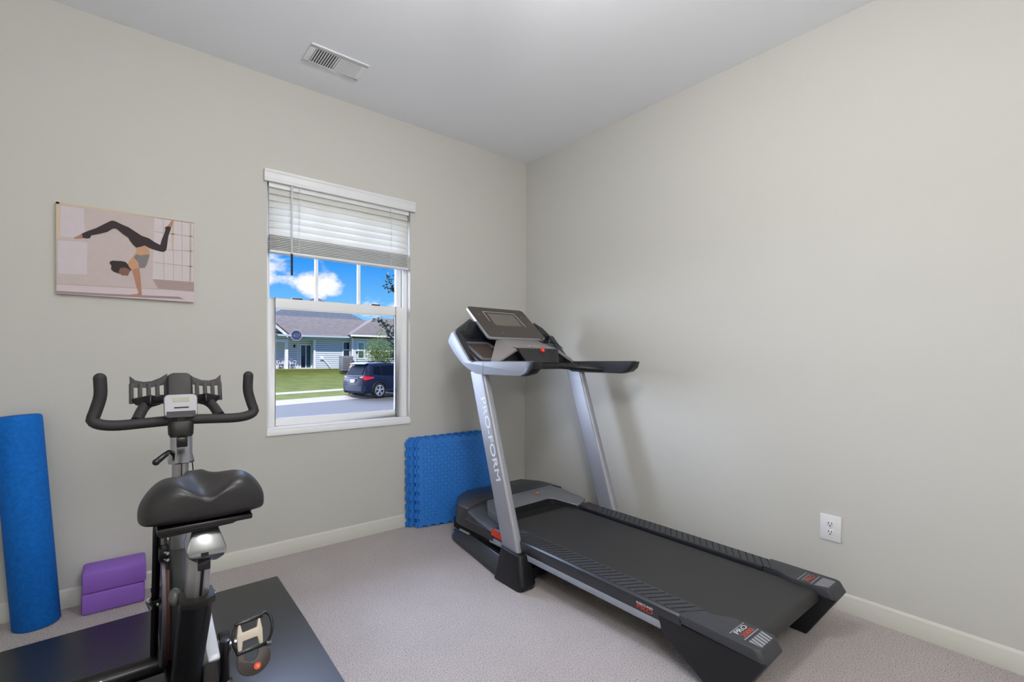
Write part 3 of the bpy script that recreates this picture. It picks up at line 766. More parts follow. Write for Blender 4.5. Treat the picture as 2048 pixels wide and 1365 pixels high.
# back wall with arched rim
bw = []
for l in [-.40, -.385, -.36, -.32, -.27, -.2, 0, .2, .27, .32, .36, .385, .40]:
    a = abs(l); zt = 1.310 + .098 * min(1, max(0, (.40 - a) / .145)) ** .85
    if a < .21: zt = 1.355
    yb = -.505 + (.018 if a < .3 else 0)
    bw.append([Vector((X(l), -.515, 1.235)), Vector((X(l), yb - .010, zt - .006)), Vector((X(l), yb + .004, zt)), Vector((X(l), yb + .018, zt - .004)), Vector((X(l), -.470, 1.235))])
bk = MB().loft(bw, True, True).build('console_back', blk2, con, smooth=60)
for s in (-1, 1):
    # dark speaker pocket in the back wall
    v = MB(); v.slab([(X(s * .372), -.5150, 1.272), (X(s * .366), -.5155, 1.305), (X(s * .29), -.5000, 1.375), (X(s * .225), -.4990, 1.380), (X(s * .215), -.5120, 1.280)], (0, -1, .1), .0035)
    v.build('storage_pocket', void_m, bk)
    # raised rim of the side tray
    un = Vector((0, .33, .156)).normalized(); nn_ = Vector((0, -.156, .33)).normalized()
    un = Vector((0, .300, .150)).normalized(); nn_ = Vector((0, -.150, .300)).normalized()
    mid = Vector((X(s * .270), -.650, 1.1895)) + nn_ * .0005
    fr = MB(); frame_slab(fr, mid, (1, 0, 0), un, nn_, rrect(.200, .245, .02), rrect(.164, .208, .014), .010)
    fr.build('tray_rim', stripe, con, bevel=.001)
    MB().slab([mid + Vector((p[0], 0, 0)) + un * p[1] for p in rrect(.162, .206, .014)], nn_, .002).build('tray_liner', mat('tray_brown', (74, 62, 58), .6), con)
    # silver side frame
    sf = MB()
    prof = [(-1.150, 1.0635), (-1.200, 1.074), (-1.228, 1.100), (-1.242, 1.136), (-.722, 1.129), (-.690, 1.142), (-.615, 1.217), (-.530, 1.305), (-.515, 1.309), (-.500, 1.300), (-.470, 1.262), (-.467, 1.247), (-.53, 1.185), (-.615, 1.123), (-.678, 1.092), (-.76, 1.064), (-.797, 1.061)]
    sf.prism(prof, 0, *sorted((X(s * .385), X(s * .420))))
    so = sf.build('side_frame', silC, con, bevel=.004, smooth=30)
    # dark inner lining of the arm top and slope
    li = MB()
    for (y0, z0), (y1, z1) in zip(prof[3:8], prof[4:9]):
        n_ = Vector((0, -(z1 - z0), (y1 - y0))).normalized()
        if n_.z < 0: n_ = -n_
        li.slab([(X(s * .368), y0, z0), (X(s * .408), y0, z0), (X(s * .408), y1, z1), (X(s * .368), y1, z1)], n_, .004)
    li.build('arm_pad', blk2, so)
    # arm inner cheek
    MB().prism(prof[:5] + [(-.68, 1.13), (-.62, 1.125), (-.678, 1.093), (-.76, 1.065)], 0, *sorted((X(s * .366), X(s * .386)))).build('arm_cheek', mat('arm_cheek_grey', (58, 60, 70), .5, .1), so, bevel=.003)
    # black end cap
    ec = MB(); ep = [(-1.150, 1.0625), (-1.180, 1.085), (-1.203, 1.137), (-1.258, 1.1375), (-1.246, 1.100), (-1.216, 1.076)]
    ec.prism([ep[0], ep[5], ep[4], ep[3], ep[2], ep[1]], 0, *sorted((X(s * .364), X(s * .4225))))
    ec.build('arm_end_cap', blk, so, bevel=.004)
    MB().box(*sorted((X(s * .4195), X(s * .4208))), -.8365, -.8350, 1.062, 1.128).build('panel_seam', pit, so)
# centre control wedge
wd = MB()
wd.slab([(X(-.155), -.60, 1.279), (X(.165), -.60, 1.279), (X(.168), -.828, 1.209), (X(-.170), -.828, 1.209)], (0, .3, -.95), .022)
for s in (-1, 1):
    wd.slab([(X(s * .150), -.600, 1.277), (X(s * .168), -.826, 1.2085), (X(s * .306), -.832, 1.138), (X(s * .338), -.792, 1.136)], (-s * .42, .30, -.86), .018)
wdo = wd.build('control_panel', mat('panel_grey', (152, 146, 147), .38, .25, var=.03), con, bevel=.006, smooth=30)
for l in (-.03, .02):
    MB().prism([(X(l + p[0]), -.775 + p[1]) for p in rrect(.026, .016, .007)], 2, 1.2255, 1.2305).build('panel_button', mat('button_pale', (176, 178, 166), .4), wdo)
vd_ = MB(); vd_.add([(X(-.14), -.62, 1.252), (X(.14), -.62, 1.252), (X(-.155), -.80, 1.190), (X(.155), -.80, 1.190), (X(-.27), -.62, 1.150), (X(.27), -.62, 1.150), (X(-.28), -.80, 1.115), (X(.28), -.80, 1.115)],
       [(0, 1, 3, 2), (0, 2, 6, 4), (1, 5, 7, 3), (2, 3, 7, 6), (0, 4, 5, 1), (4, 6, 7, 5)])
vd_.build('console_core', void_m, con)
# fan grille
g = MB()
gtl, gtr, gbr, gbl = Vector((X(-.172), -.832, 1.210)), Vector((X(.166), -.832, 1.210)), Vector((X(.134), -.872, 1.126)), Vector((X(-.134), -.872, 1.126))
g.slab([gtl, gtr, gbr, gbl], (0, .5, .1), .05)
go = g.build('fan_grille', blk, con, bevel=.004)
gr = MB(); nrm = (gtr - gtl).cross(gbl - gtl).normalized()
if nrm.y > 0: nrm = -nrm
for k in range(30):
    t = (k + 1) / 31
    a = gtl.lerp(gtr, t) + nrm * .001; c = gbl.lerp(gbr, t) + nrm * .001; u = Vector((.0012, 0, 0))
    gr.slab([a - u, a + u, c + u, c - u], nrm, .0022)
gr.build('grille_rib', mat('rib_grey', (86, 86, 90), .5), go)
kc = gtl.lerp(gtr, .565).lerp(gbl.lerp(gbr, .55), .14)
MB().cyl(kc, kc + nrm * .012, .0155, 20).build('stop_key', mat('key_red', (222, 34, 20), .35), go, bevel=.003)
MB().ring(kc + nrm * .0125, nrm, .004, .008, .002, 18).build('key_mark', mat('key_mark', (250, 120, 90), .4), go)
# pulse handlebar
hbpath = smooth_path([(X(-.385), -1.02, 1.082), (X(-.33), -.985, 1.088), (X(-.24), -.905, 1.098), (X(-.13), -.868, 1.106), (X(0), -.862, 1.108), (X(.13), -.868, 1.106), (X(.24), -.905, 1.098), (X(.33), -.985, 1.088), (X(.385), -1.02, 1.082)])
MB().tube(hbpath, .0185, 12).build('handlebar', blk, con, smooth=60)
MB().box(X(-.37), X(.37), -.84, -.70, 1.085, 1.120).build('console_underside', blk, con, bevel=.01)
# tilted display
ev = Vector((0, .25, .207)).normalized(); nv = Vector((0, -ev.z, ev.y))
mid = Vector((X(0), -.515, 1.3835)); PWd, PHt = .476, .330
dp = MB(); dp.slab([mid + Vector((p[0], 0, 0)) + ev * p[1] - nv * .018 for p in rrect(PWd, PHt, .026, 6)], nv, .018)
dpo = dp.build('display_panel', mat('display_rim', (186, 190, 198), .3, .5), con, bevel=.002)
face = mat('display_face', (78, 71, 68), .32, .1, var=.03)
MB().slab([mid + Vector((p[0], 0, 0)) + ev * p[1] + nv * .0003 for p in rrect(PWd - .009, PHt - .009, .023, 6)], nv, .0012).build('display_face', face, dpo)
sc_ = mid + ev * .028
MB().slab([sc_ + Vector((p[0], 0, 0)) + ev * p[1] + nv * .0016 for p in rrect(.222, .128, .003, 2)], nv, .0010).build('screen', mat('screen_grey', (112, 108, 102), .25), dpo)
bz = MB()
for a, c in (((-.135, -.02), (-.135, .083)), ((-.135, .083), (.128, .083)), ((.128, .083), (.142, -.068))):
    bz.tube([sc_ + Vector((a[0], 0, 0)) + ev * a[1] + nv * .002, sc_ + Vector((c[0], 0, 0)) + ev * c[1] + nv * .002], .0022, 6)
bz.build('screen_bezel', mat('bezel_pale', (196, 192, 188), .35, .3), dpo)
for l, v_ in ((-.185, .075), (.175, .075), (-.10, -.115)):
    c = mid + Vector((l, 0, 0)) + ev * v_ + nv * .0016
    MB().slab([c + Vector((p[0], 0, 0)) + ev * p[1] for p in rrect(.020, .004, .001, 1)], nv, .0005).build('indicator_mark', greyp, dpo)
MB().box(X(-.12), X(.12), -.575, -.47, 1.22, 1.30).build('display_neck', blk2, con, bevel=.01)
# safety cord hanging from the display
MB().tube(smooth_path([(X(.19), -.640, 1.282), (X(.20), -.70, 1.262), (X(.212), -.72, 1.258), (X(.206), -.76, 1.250), (X(.21), -.80, 1.232), (X(.20), -.835, 1.215)]), .0022, 6).build('safety_cord', pit, con)
MB().box(X(.200), X(.222), -.735, -.715, 1.250, 1.262).build('safety_clip', pit, con, bevel=.002)
# ------------------------------------------------------------------ stationary bike
BX = -2.432
bk_ = thing('exercise_bike', 'black stationary spin bike with padded saddle on the rubber mat', 'exercise bike', (BX, -1.35, .007))
chrome = mat('chrome', (186, 188, 192), .16, 1.0, var=.02)
brushed = mat('brushed_steel', (176, 176, 178), .34, .85, var=.04, vscale=40)
bblk = mat('bike_black', (18, 18, 21), .28, var=.05, spec=.5)
bgrip = mat('grip_foam', (36, 34, 35), .66, var=.08, vscale=80, bump=.12, bscale=500)
vinyl = mat('saddle_vinyl', (30, 29, 31), .40, var=.04, vscale=60, bump=.05, bscale=900)
plas = mat('bike_plastic', (27, 24, 24), .5, var=.04)
bgrey = mat('bike_grey', (96, 98, 98), .42, .3, var=.03)
V = Vector
B_ = lambda x, y, z: V((BX + x, y, z))

# saddle: lofted cross sections from the rear to the nose
rings = []
stations = [(-1.822, .072, .45, .862, .840, .018), (-1.816, .094, .80, .868, .826, .02), (-1.795, .1085, .95, .873, .818, .02), (-1.765, .1145, 1.0, .874, .815, .02), (-1.735, .1155, 1.0, .872, .812, .02), (-1.705, .110, .85, .871, .812, .02),
            (-1.675, .090, .55, .872, .812, .018), (-1.645, .062, .25, .874, .814, .016), (-1.615, .041, .08, .876, .818, .014), (-1.585, .031, .02, .877, .824, .012), (-1.560, .026, 0, .876, .832, .010), (-1.545, .018, 0, .868, .845, .006)]
for y, w_, lb, zv, zb, rd in stations:
    r = []
    n = 20
    for k in range(n + 1):
        t = -1 + 2 * k / n; a = abs(t)
        lobe = .028 * lb * (sin(pi / 2 * min(1, a / .52)) ** 2)
        drop = -(.026 + .026 * lb) * max(0, (a - .52) / .48) ** 2.3
        r.append(B_(w_ * t, y, zv + lobe + drop))
    ze = r[0].z
    low = [(1.0, max(zb + .012, ze - .055)), (.985, zb + .004), (.93, zb), (.5, zb - .002), (0, zb - .004), (-.5, zb - .002), (-.93, zb), (-.985, zb + .004), (-1.0, max(zb + .012, ze - .055))]
    for t, z in low: r.append(B_(w_ * t, y, min(z, ze - .004)))
    rings.append(r)
sd = MB().loft(rings, True, True).build('saddle', vinyl, bk_, smooth=70, subsurf=2)
pl = MB()
pl.prism([(-1.80, .800), (-1.62, .800), (-1.62, .812), (-1.80, .812)], 0, BX - .085, BX + .085)
pl.build('saddle_pan', bblk, sd, bevel=.004)
lipm = MB(); lipm.tube(smooth_path([B_(-.092, -1.68, .818), B_(-.090, -1.735, .813), B_(-.06, -1.755, .812), B_(.05, -1.755, .808), B_(.084, -1.738, .800), B_(.090, -1.68, .806)]), .0085, 10)
lipm.build('saddle_bumper', plas, sd, smooth=60)
b = MB(); b.prism([(-.075, .786), (.050, .791), (.072, .799), (.072, .816), (-.080, .812), (-.085, .794)], 1, -1.780, -1.72); 
b.v = [V((v.x + BX, v.y, v.z)) for v in b.v]
b.build('saddle_bracket', plas, sd, bevel=.004)
for l in (-.02, .022): MB().sphere(B_(l + .016, -1.778, .816), .0055, 10, 8).build('spring_bolt', chrome, sd)
# seat post clamp (chrome), post with slot, sleeve
c = MB()
c.loft([[B_(-.022, -1.745, .786), B_(.026, -1.745, .786), B_(.026, -1.66, .792), B_(-.022, -1.66, .792)],
        [B_(-.034, -1.765, .744), B_(.040, -1.765, .740), B_(.040, -1.66, .746), B_(-.034, -1.66, .746)],
        [B_(-.030, -1.765, .727), B_(.040, -1.765, .723), B_(.040, -1.66, .728), B_(-.030, -1.66, .728)],
        [B_(-.018, -1.745, .710), B_(.026, -1.745, .706), B_(.020, -1.67, .710), B_(-.016, -1.67, .710)]], True, True)
cl_ = c.build('seat_clamp', chrome, bk_, bevel=.005)
MB().box(BX - .008, BX + .006, -1.7665, -1.764, .727, .736).build('clamp_socket', bblk, cl_)
MB().cyl(B_(0, -1.72, .81), B_(0, -1.72, .78), .014, 14).build('seat_stud', chrome, cl_)
MB().box(BX - .012, BX + .012, -1.7475, -1.742, .690, .708).build('clamp_gap', bblk, cl_, bevel=.003)
p = MB()
ax0, ax1 = V((BX - .005, -1.716, .735)), V((BX - .008, -1.685, .600))
def sect(c_, w_, d): return [c_ + V((q[0], q[1], 0)) for q in [(-w_, -d * .6), (-w_ * .35, -d), (w_ * .5, -d), (w_, -d * .6), (w_, d), (-w_, d)]]
p.loft([sect(ax0, .0215, .024), sect(ax1, .0215, .024)], True, True)
po_ = p.build('seat_post', brushed, bk_, bevel=.002)
s_ = MB(); a0 = ax0 + V((.004, -.0245, -.04)); a1 = ax1 + V((.004, -.0245, .012))
s_.slab([a0 - V((.0025, 0, 0)), a0 + V((.0025, 0, 0)), a1 + V((.0025, 0, 0)), a1 - V((.0025, 0, 0))], (0, -1, -.3), .0008)
s_.build('post_slot', bblk, po_)
f = MB()
t0, t1 = V((BX - .008, -1.700, .618)), V((BX - .008, -1.30, .10))
f.loft([sect(t0, .030, .034), sect(t0 + V((0, .012, -.016)), .031, .036), sect(t1, .031, .036)], True, True)
fo = f.build('seat_tube', bblk, bk_, bevel=.003)
f2 = MB(); f2.loft([sect(t0 + V((0, 0, .003)), .033, .037), sect(t0 + V((0, .006, -.016)), .033, .037)], True, True); f2.build('sleeve_collar', plas, fo, bevel=.002)
kb = MB(); kb.cyl(B_(-.036, -1.665, .608), B_(-.046, -1.66, .608), .008, 12); kb.sphere(B_(-.046, -1.655, .610), (.012, .018, .020), 14, 10); kb.build('adjust_knob', bgrey, fo, smooth=60)
MB().cyl(B_(.022, -1.69, .612), B_(.029, -1.69, .612), .005, 10).build('collar_bolt', chrome, fo)

# handlebar post (chrome), head, lever
hp = MB(); hs = lambda y, z, w_, d: [B_(q[0], y + q[1], z) for q in [(-w_, d), (-w_, -d * .55), (-w_ * .55, -d), (w_ * .55, -d), (w_, -d * .55), (w_, d)]]
hp.loft([hs(-1.205, .845, .0205, .02), hs(-1.17, .70, .0205, .02), hs(-1.14, .55, .0205, .02)], True, True)
hpo = hp.build('handlebar_post', brushed, bk_, bevel=.002)
MB().box(BX + .0005, BX + .0025, -1.2265, -1.215, .70, .842).build('post_slot', bblk, hpo)
h2 = MB(); h2.loft([hs(-1.225, .915, .0265, .028), hs(-1.222, .868, .0265, .028), hs(-1.218, .842, .0325, .034), hs(-1.217, .834, .0325, .034)], True, True)
h2o = h2.build('stem_collar', chrome, bk_, bevel=.002)
MB().box(BX - .014, BX + .014, -1.258, -1.24, .885, .915).build('stem_clamp', bblk, h2o, bevel=.003)
lv = MB(); lv.tube([B_(-.03, -1.23, .872), B_(-.040, -1.245, .866), B_(-.062, -1.255, .849)], [.006, .0085, .0090], 10); lv.sphere(B_(-.062, -1.255, .849), .0098, 10, 8); lv.build('height_lever', bblk, h2o, smooth=60)
hb = MB(); hb.loft([[B_(q[0], -1.215 + q[1], z) for q in rrect(w_, d, min(w_, d) * .3, 4)] for z, w_, d in ((.908, .050, .055), (.920, .062, .062), (.945, .064, .060), (.962, .060, .050))], True, True)
hb.build('stem_head', plas, bk_, bevel=.002, smooth=50)
YH = -1.19
hw = .198
path = smooth_path([B_(-hw + .012, YH - .005, 1.092), B_(-hw + .013, YH - .004, 1.045), B_(-hw + .004, YH - .005, 1.005), B_(-hw - .002, YH - .008, .985)], 4) + \
       bez(B_(-hw - .004, YH - .010, .975), B_(-hw + .006, YH - .016, .955), B_(-hw + .07, YH - .016, .957), 8) + [B_(0, YH - .012, .962)] + \
       bez(B_(hw - .07, YH - .016, .957), B_(hw - .006, YH - .016, .955), B_(hw + .004, YH - .010, .975), 8) + smooth_path([B_(hw + .002, YH - .008, .985), B_(hw - .004, YH - .005, 1.005), B_(hw - .013, YH - .004, 1.045), B_(hw - .012, YH - .005, 1.092)], 4)
MB().tube(path, .0152, 14).build('handlebar', bgrip, bk_, smooth=60)
for s in (-1, 1): MB().sphere(B_(s * (hw - .012), YH - .005, 1.092), .0152, 14, 8).build('bar_end', bgrip, bk_, smooth=60)
# aero bars
for s in (-1, 1):
    MB().tube(smooth_path([B_(s * .105, YH - .006, .966), B_(s * .085, YH + .04, 1.002), B_(s * .055, YH + .085, 1.018), B_(s * .02, YH + .10, 1.016)]), .0145, 12).build('inner_bar', bgrip, bk_, smooth=60)
# monitor: silver face, black back tower
mn = MB()
YM = -1.245
def mrect(w_, y, z, dz=0): return [B_(q[0], y + q[1] * .0, z + q[1]) for q in rrect(w_, .05, .01)]
up_ = V((0, .26, 1)).normalized(); mnn = V((0, -1, .26)).normalized()
mc = B_(-.001, -1.232, 1.010)
mo = MB().loft([[mc + V((q[0] * .92, 0, 0)) + up_ * (q[1] - .003) - mnn * .022 for q in rrect(.082, .068, .012)],
                [mc + V((q[0], 0, 0)) + up_ * (q[1] - .003) for q in rrect(.084, .068, .012)],
                [mc + V((q[0] * .94, 0, 0)) + up_ * (q[1] * .97 - .003) + mnn * .006 for q in rrect(.084, .068, .012)]], True, True).build('monitor', mat('monitor_silver', (160, 160, 166), .5, .1, var=.02), bk_, smooth=50)
sl = lambda u0, u1, v0, v1, t: [mc + V((u, 0, 0)) + up_ * v + mnn * t for u, v in ((u0, v0), (u1, v0), (u1, v1), (u0, v1))]
MB().slab(sl(-.021, .021, .008, .020, .0062), mnn, .0008).build('lcd_screen', mat('lcd', (122, 116, 88), .3), mo)
MB().slab(sl(-.017, .019, -.011, -.008, .0062), mnn, .002).build('mode_button', pit, mo)
MB().slab(sl(-.036, .036, -.0355, -.0205, .0056), mnn, .0012).build('monitor_chin', plas, mo)
MB().box(BX - .010, BX + .010, -1.225, -1.18, .955, .985).build('monitor_mount', bblk, mo)
tw = MB(); tcn_ = mc + up_ * .055 - mnn * .016
tw.loft([[tcn_ + V((q[0] * sc, 0, 0)) + up_ * q[1] + mnn * (q[2] if len(q) > 2 else 0) - mnn * t for q in rrect(.064, .092, .016)] for t, sc in ((0.028, 1.06), (0.006, 1.03), (-.004, .88))], True, True)
tw.build('monitor_tower', plas, bk_, bevel=.001, smooth=50)
# tablet / bottle rack: slotted wings either side of the tower
for s in (-1, 1):
    wg = MB()
    yb = YH + .07
    def Wp(u, v, t=0): return B_(s * (.026 + u), yb + .028 * v / .09 + t, 1.028 + v)
    def band(o1, o2, th=.006):
        wg.loft([[Wp(*a), Wp(*b2), Wp(b2[0], b2[1], th), Wp(a[0], a[1], th)] for a, b2 in zip(o1, o2)], True, True)
    # top rail curve, bottom curve, outer edge
    U = [0, .02, .04, .06, .08, .094]
    topo = [.072, .058, .049, .047, .052, .066]; topi = [.040, .034, .030, .029, .030, .032]
    band(list(zip(U, topo)), list(zip(U, topi)))
    boto = [-.010, -.024, -.030, -.030, -.022, -.004]; boti = [.000, -.006, -.010, -.011, -.006, .006]
    band(list(zip(U, boti)), list(zip(U, boto)))
    for u in (.004, .026, .048, .069, .090): wg.obox(Wp(u, .012, .003), (.0115, .006, .062), (1, 0, 0), (0, 1, -.3), (0, .3, 1))
    wo_ = wg.build('rack_wing', plas, bk_, bevel=.001)
    sh = MB(); pth = [Wp(.0, -.002, 0), Wp(.045, .002, -.045), Wp(.092, -.004, 0), Wp(.085, -.022, 0), Wp(.045, -.028, -.040), Wp(.005, -.020, 0)]
    sh.loft([[Wp(.002, -.004, 0), Wp(.045, .012, -.050), Wp(.092, -.002, 0)], [Wp(.004, -.020, 0), Wp(.045, -.020, -.046), Wp(.088, -.018, 0)]], True, True)
    sh.build('rack_shelf', bblk, wo_, bevel=.004, smooth=60)

# front column, fork, flywheel
co = MB(); co.loft([hs(-1.135, .62, .0235, .024), hs(-1.05, .30, .0245, .024), hs(-.95, .06, .0245, .024)], True, True)
co.build('front_column', bgrey, bk_, bevel=.003)
MB().box(BX - .032, BX + .032, -1.17, -1.10, .60, .66).build('column_collar', bblk, bk_, bevel=.004)
fl = MB(); fc = B_(-.033, -.90, .345)
fl.ring(fc, (1, 0, 0), .205, .255, .018, 56); flo = fl.build('flywheel', mat('flywheel_steel', (120, 120, 122), .4, .8, var=.05), bk_, smooth=40)
MB().ring(fc + V((.004, 0, 0)), (1, 0, 0), .228, .2562, .008, 56).build('red_band', mat('flywheel_red', (84, 40, 38), .5, .2), flo)
MB().ring(fc, (1, 0, 0), .012, .206, .008, 48).build('flywheel_web', bblk, flo)
MB().cyl(fc - V((.03, 0, 0)), fc + V((.06, 0, 0)), .014, 14).build('flywheel_axle', chrome, flo)
fk = MB(); fk.tube(smooth_path([B_(-.020, -1.10, .66), B_(-.040, -1.105, .655), B_(-.052, -1.10, .625), B_(-.053, -1.05, .505), B_(-.053, -.84, .045)], 6), .0118, 4)
fk.v = fk.v; fk.build('fork_leg', bblk, bk_, bevel=.002)
fk2 = MB(); fk2.tube([B_(.020, -1.00, .44), B_(.028, -.90, .345), B_(.053, -.86, .06)], .0100, 8); fk2.build('fork_leg', bblk, bk_)
br = MB(); br.box(BX - .050, BX - .022, -1.118, -1.075, .505, .548); br.box(BX - .028, BX - .022, -1.125, -1.07, .48, .56); bro = br.build('brake_bracket', bblk, bk_, bevel=.003)
for z in (.515, .536): MB().cyl(B_(-.034, -1.122, z), B_(-.028, -1.135, z), .005, 10).build('bracket_bolt', chrome, bro)
MB().tube([B_(-.024, -1.095, .555), B_(-.0265, -1.06, .46), B_(-.0265, -1.02, .30), B_(-.0265, -1.00, .20)], .0045, 6).build('brake_strip', bblk, bk_)
cb = MB(); cb.box(BX - .075, BX - .020, -.990, -.965, .325, .337); cbo = cb.build('axle_bracket', bblk, bk_, bevel=.002)
MB().obox(B_(-.068, -.992, .332), (.018, .012, .040), (1, 0, .3), (0, 1, 0), (-.3, 0, 1)).build('wing_nut', chrome, cbo, bevel=.003)
MB().sphere(B_(-.046, -.990, .322), .008, 10, 8).build('axle_bolt', chrome, cbo)
# belt guard and crank case
gd = MB()
gpt = [(-1.235, .400), (-1.30, .385), (-1.452, .338), (-1.462, .328), (-1.452, .318), (-1.28, .222), (-1.10, .125), (-1.0, .10), (-.95, .25), (-1.05, .42)]
gd.prism(gpt, 0, BX + .040, BX + .070)
gdo = gd.build('belt_guard', mat('guard_silver', (196, 199, 206), .42, .25, var=.02), bk_, bevel=.006)
gd2 = MB(); gd2.prism([(-1.44, .312), (-1.28, .218), (-1.12, .11), (-1.30, .085), (-1.46, .15)], 0, BX + .030, BX + .066); gd2.build('lower_guard', mat('guard_dark', (40, 36, 35), .4), bk_, bevel=.006)
MB().box(BX - .03, BX + .03, -1.50, -.90, .075, .125).build('main_beam', bblk, bk_, bevel=.006)
MB().box(BX - .025, BX + .025, -1.86, -1.44, .075, .122).build('rear_beam', bblk, bk_, bevel=.006)
for y_ in (-.875, -1.86):
    st_ = MB(); xo_ = -.12 if y_ > -1 else 0; st_.cyl((BX - .265 + xo_, y_, .060), (BX + .265 + xo_, y_, .060), .034, 24); so_ = st_.build('floor_stabilizer', bblk, bk_, smooth=50)
    for s in (-1, 1):
        MB().cyl((BX + xo_ + s * .262, y_, .060), (BX + xo_ + s * .300, y_, .060), .040, 20).build('stabilizer_cap', plas, so_, bevel=.006)
        MB().box(*sorted((BX + xo_ + s * .265, BX + xo_ + s * .297)), y_ - .02, y_ + .02, .007, .03).build('rubber_foot', pit, so_)
        MB().cyl((BX + s * .022 - .006, y_ - .025, .088), (BX + s * .022 - .006, y_ - .034, .102), .0075, 12).build('stabilizer_bolt', chrome, so_)
MB().cyl((BX - .195, -.905, .074), (BX - .195, -.912, .080), .004, 8).build('cap_pin', chrome, bk_)
# cranks and pedals
ck_y, ck_z = -1.345, .178
MB().cyl((BX - .08, ck_y, ck_z), (BX + .115, ck_y, ck_z), .020, 18).build('bottom_bracket', bblk, bk_)
for s in (-1, 1):
    yt, zt_ = ck_y + .0 * s, ck_z + s * .120
    cx_ = BX + s * .097
    c = MB(); c.tube([(cx_ - s * .004, ck_y, ck_z - s * .012), (cx_, (ck_y + yt) / 2, (ck_z + zt_) / 2), (cx_, yt, zt_ + s * .014)], [.016, .012, .0135], 10)
    cko = c.build('crank_arm', bblk, bk_, bevel=.002)
    MB().cyl((cx_, yt, zt_), (cx_ + s * .030, yt, zt_), .0085, 12).build('pedal_spindle', chrome, cko)
    if s < 0:
        pd_ = MB(); pd_.box(cx_ - .115, cx_ - .03, yt - .04, yt + .04, zt_ - .012, zt_ + .012); pd_.build('pedal', bblk, cko, bevel=.004)
        continue
    # pedal: cream body tipped nose-up, black cage, strap and toe basket
    po0 = V((cx_ + .030, yt, zt_ + .006)); px = V((1, 0, .06)).normalized(); pz = V((0, -.62, .78)).normalized(); py = pz.cross(px).normalized()   # pz: pedal face up
    PQ = lambda u, v, t=0.0: po0 + px * u + (V((0, .45, .9)).normalized()) * v + V((0, -.9, .45)).normalized() * t
    body = MB()
    outl = [(0, -.036), (.011, -.036), (.015, -.012), (.054, -.012), (.058, -.036), (.068, -.036), (.070, .004), (.066, .036), (.060, .036), (.056, .014), (.016, .012), (.012, .036), (.006, .036), (0, .006)]
    body.slab([PQ(u, v, -.008) for u, v in outl], PQ(0, 0, 1) - PQ(0, 0, 0), .016)
    bo = body.build('pedal', mat('pedal_cream', (206, 194, 176), .4, var=.04), cko, bevel=.003)
    cg = MB()
    cg.slab([PQ(u, v, -.007) for u, v in ((-.004, .034), (.075, .034), (.075, .046), (-.004, .046))], PQ(0, 0, 1) - PQ(0, 0, 0), .014)
    cg.slab([PQ(u, v, -.007) for u, v in ((-.004, -.046), (.075, -.046), (.075, -.033), (-.004, -.033))], PQ(0, 0, 1) - PQ(0, 0, 0), .014)
    cg.build('pedal_cage', bblk, bo, bevel=.003)
    stp = MB(); stp.tube(smooth_path([PQ(.058, .040, .0), PQ(.082, .046, -.004), (PQ(.094, .030, .006)), PQ(.096, .002, .014), PQ(.088, -.026, .012), PQ(.070, -.044, .004)]), .0042, 8, sx=1.0)
    stp.build('pedal_strap', bblk, bo, smooth=60)
    MB().tube(smooth_path([PQ(.0, .036, .0), PQ(-.008, .020, .004), PQ(-.010, -.01, .004), PQ(.0, -.04, 0)]), .0040, 8).build('pedal_strap', bblk, bo, smooth=60)
    MB().obox(PQ(.082, -.042, .012), (.014, .010, .014), px, (0, 1, 0), (0, 0, 1)).build('strap_buckle', chrome, bo, bevel=.002)
    tb = MB()
    oo = [(-.002, -.046), (.016, -.048), (.020, -.062), (.030, -.072), (.042, -.070), (.050, -.058), (.052, -.046), (.074, -.046), (.084, -.060), (.085, -.074), (.081, -.088), (.072, -.099), (.060, -.107), (.046, -.111), (.032, -.111), (.018, -.107), (.006, -.099), (-.002, -.088), (-.006, -.074), (-.006, -.060)]
    tb.slab([PQ(u, v, .010) for u, v in oo], PQ(0, 0, 1) - PQ(0, 0, 0), .006)
    tbo = tb.build('toe_basket', mat('basket_brown', (58, 49, 46), .45, var=.04), bo, bevel=.002)
    dc = PQ(.046, -.090, .0163); nz_ = PQ(0, 0, 1) - PQ(0, 0, 0); v_ = V((0, .45, .9)).normalized()
    MB().slab([dc + px * (.0095 * cos(2 * pi * k / 20)) + v_ * (.0095 * sin(2 * pi * k / 20)) for k in range(20)], nz_, .0008).build('side_mark', mat('mark_orange', (236, 74, 28), .45), tbo)
    text('R', dc - px * -.0035 + v_ * .0045 + nz_ * .0009, -px, -v_, .007, .009, .0005, mat('mark_letter', (250, 190, 160), .5), tbo, 'lettering')
# wire down the post
MB().tube(smooth_path([B_(.028, -1.20, .955), B_(.030, -1.19, .90), B_(.029, -1.20, .84), B_(.034, -1.18, .79), B_(.030, -1.15, .68)]), .0016, 6).build('sensor_wire', pit, bk_)
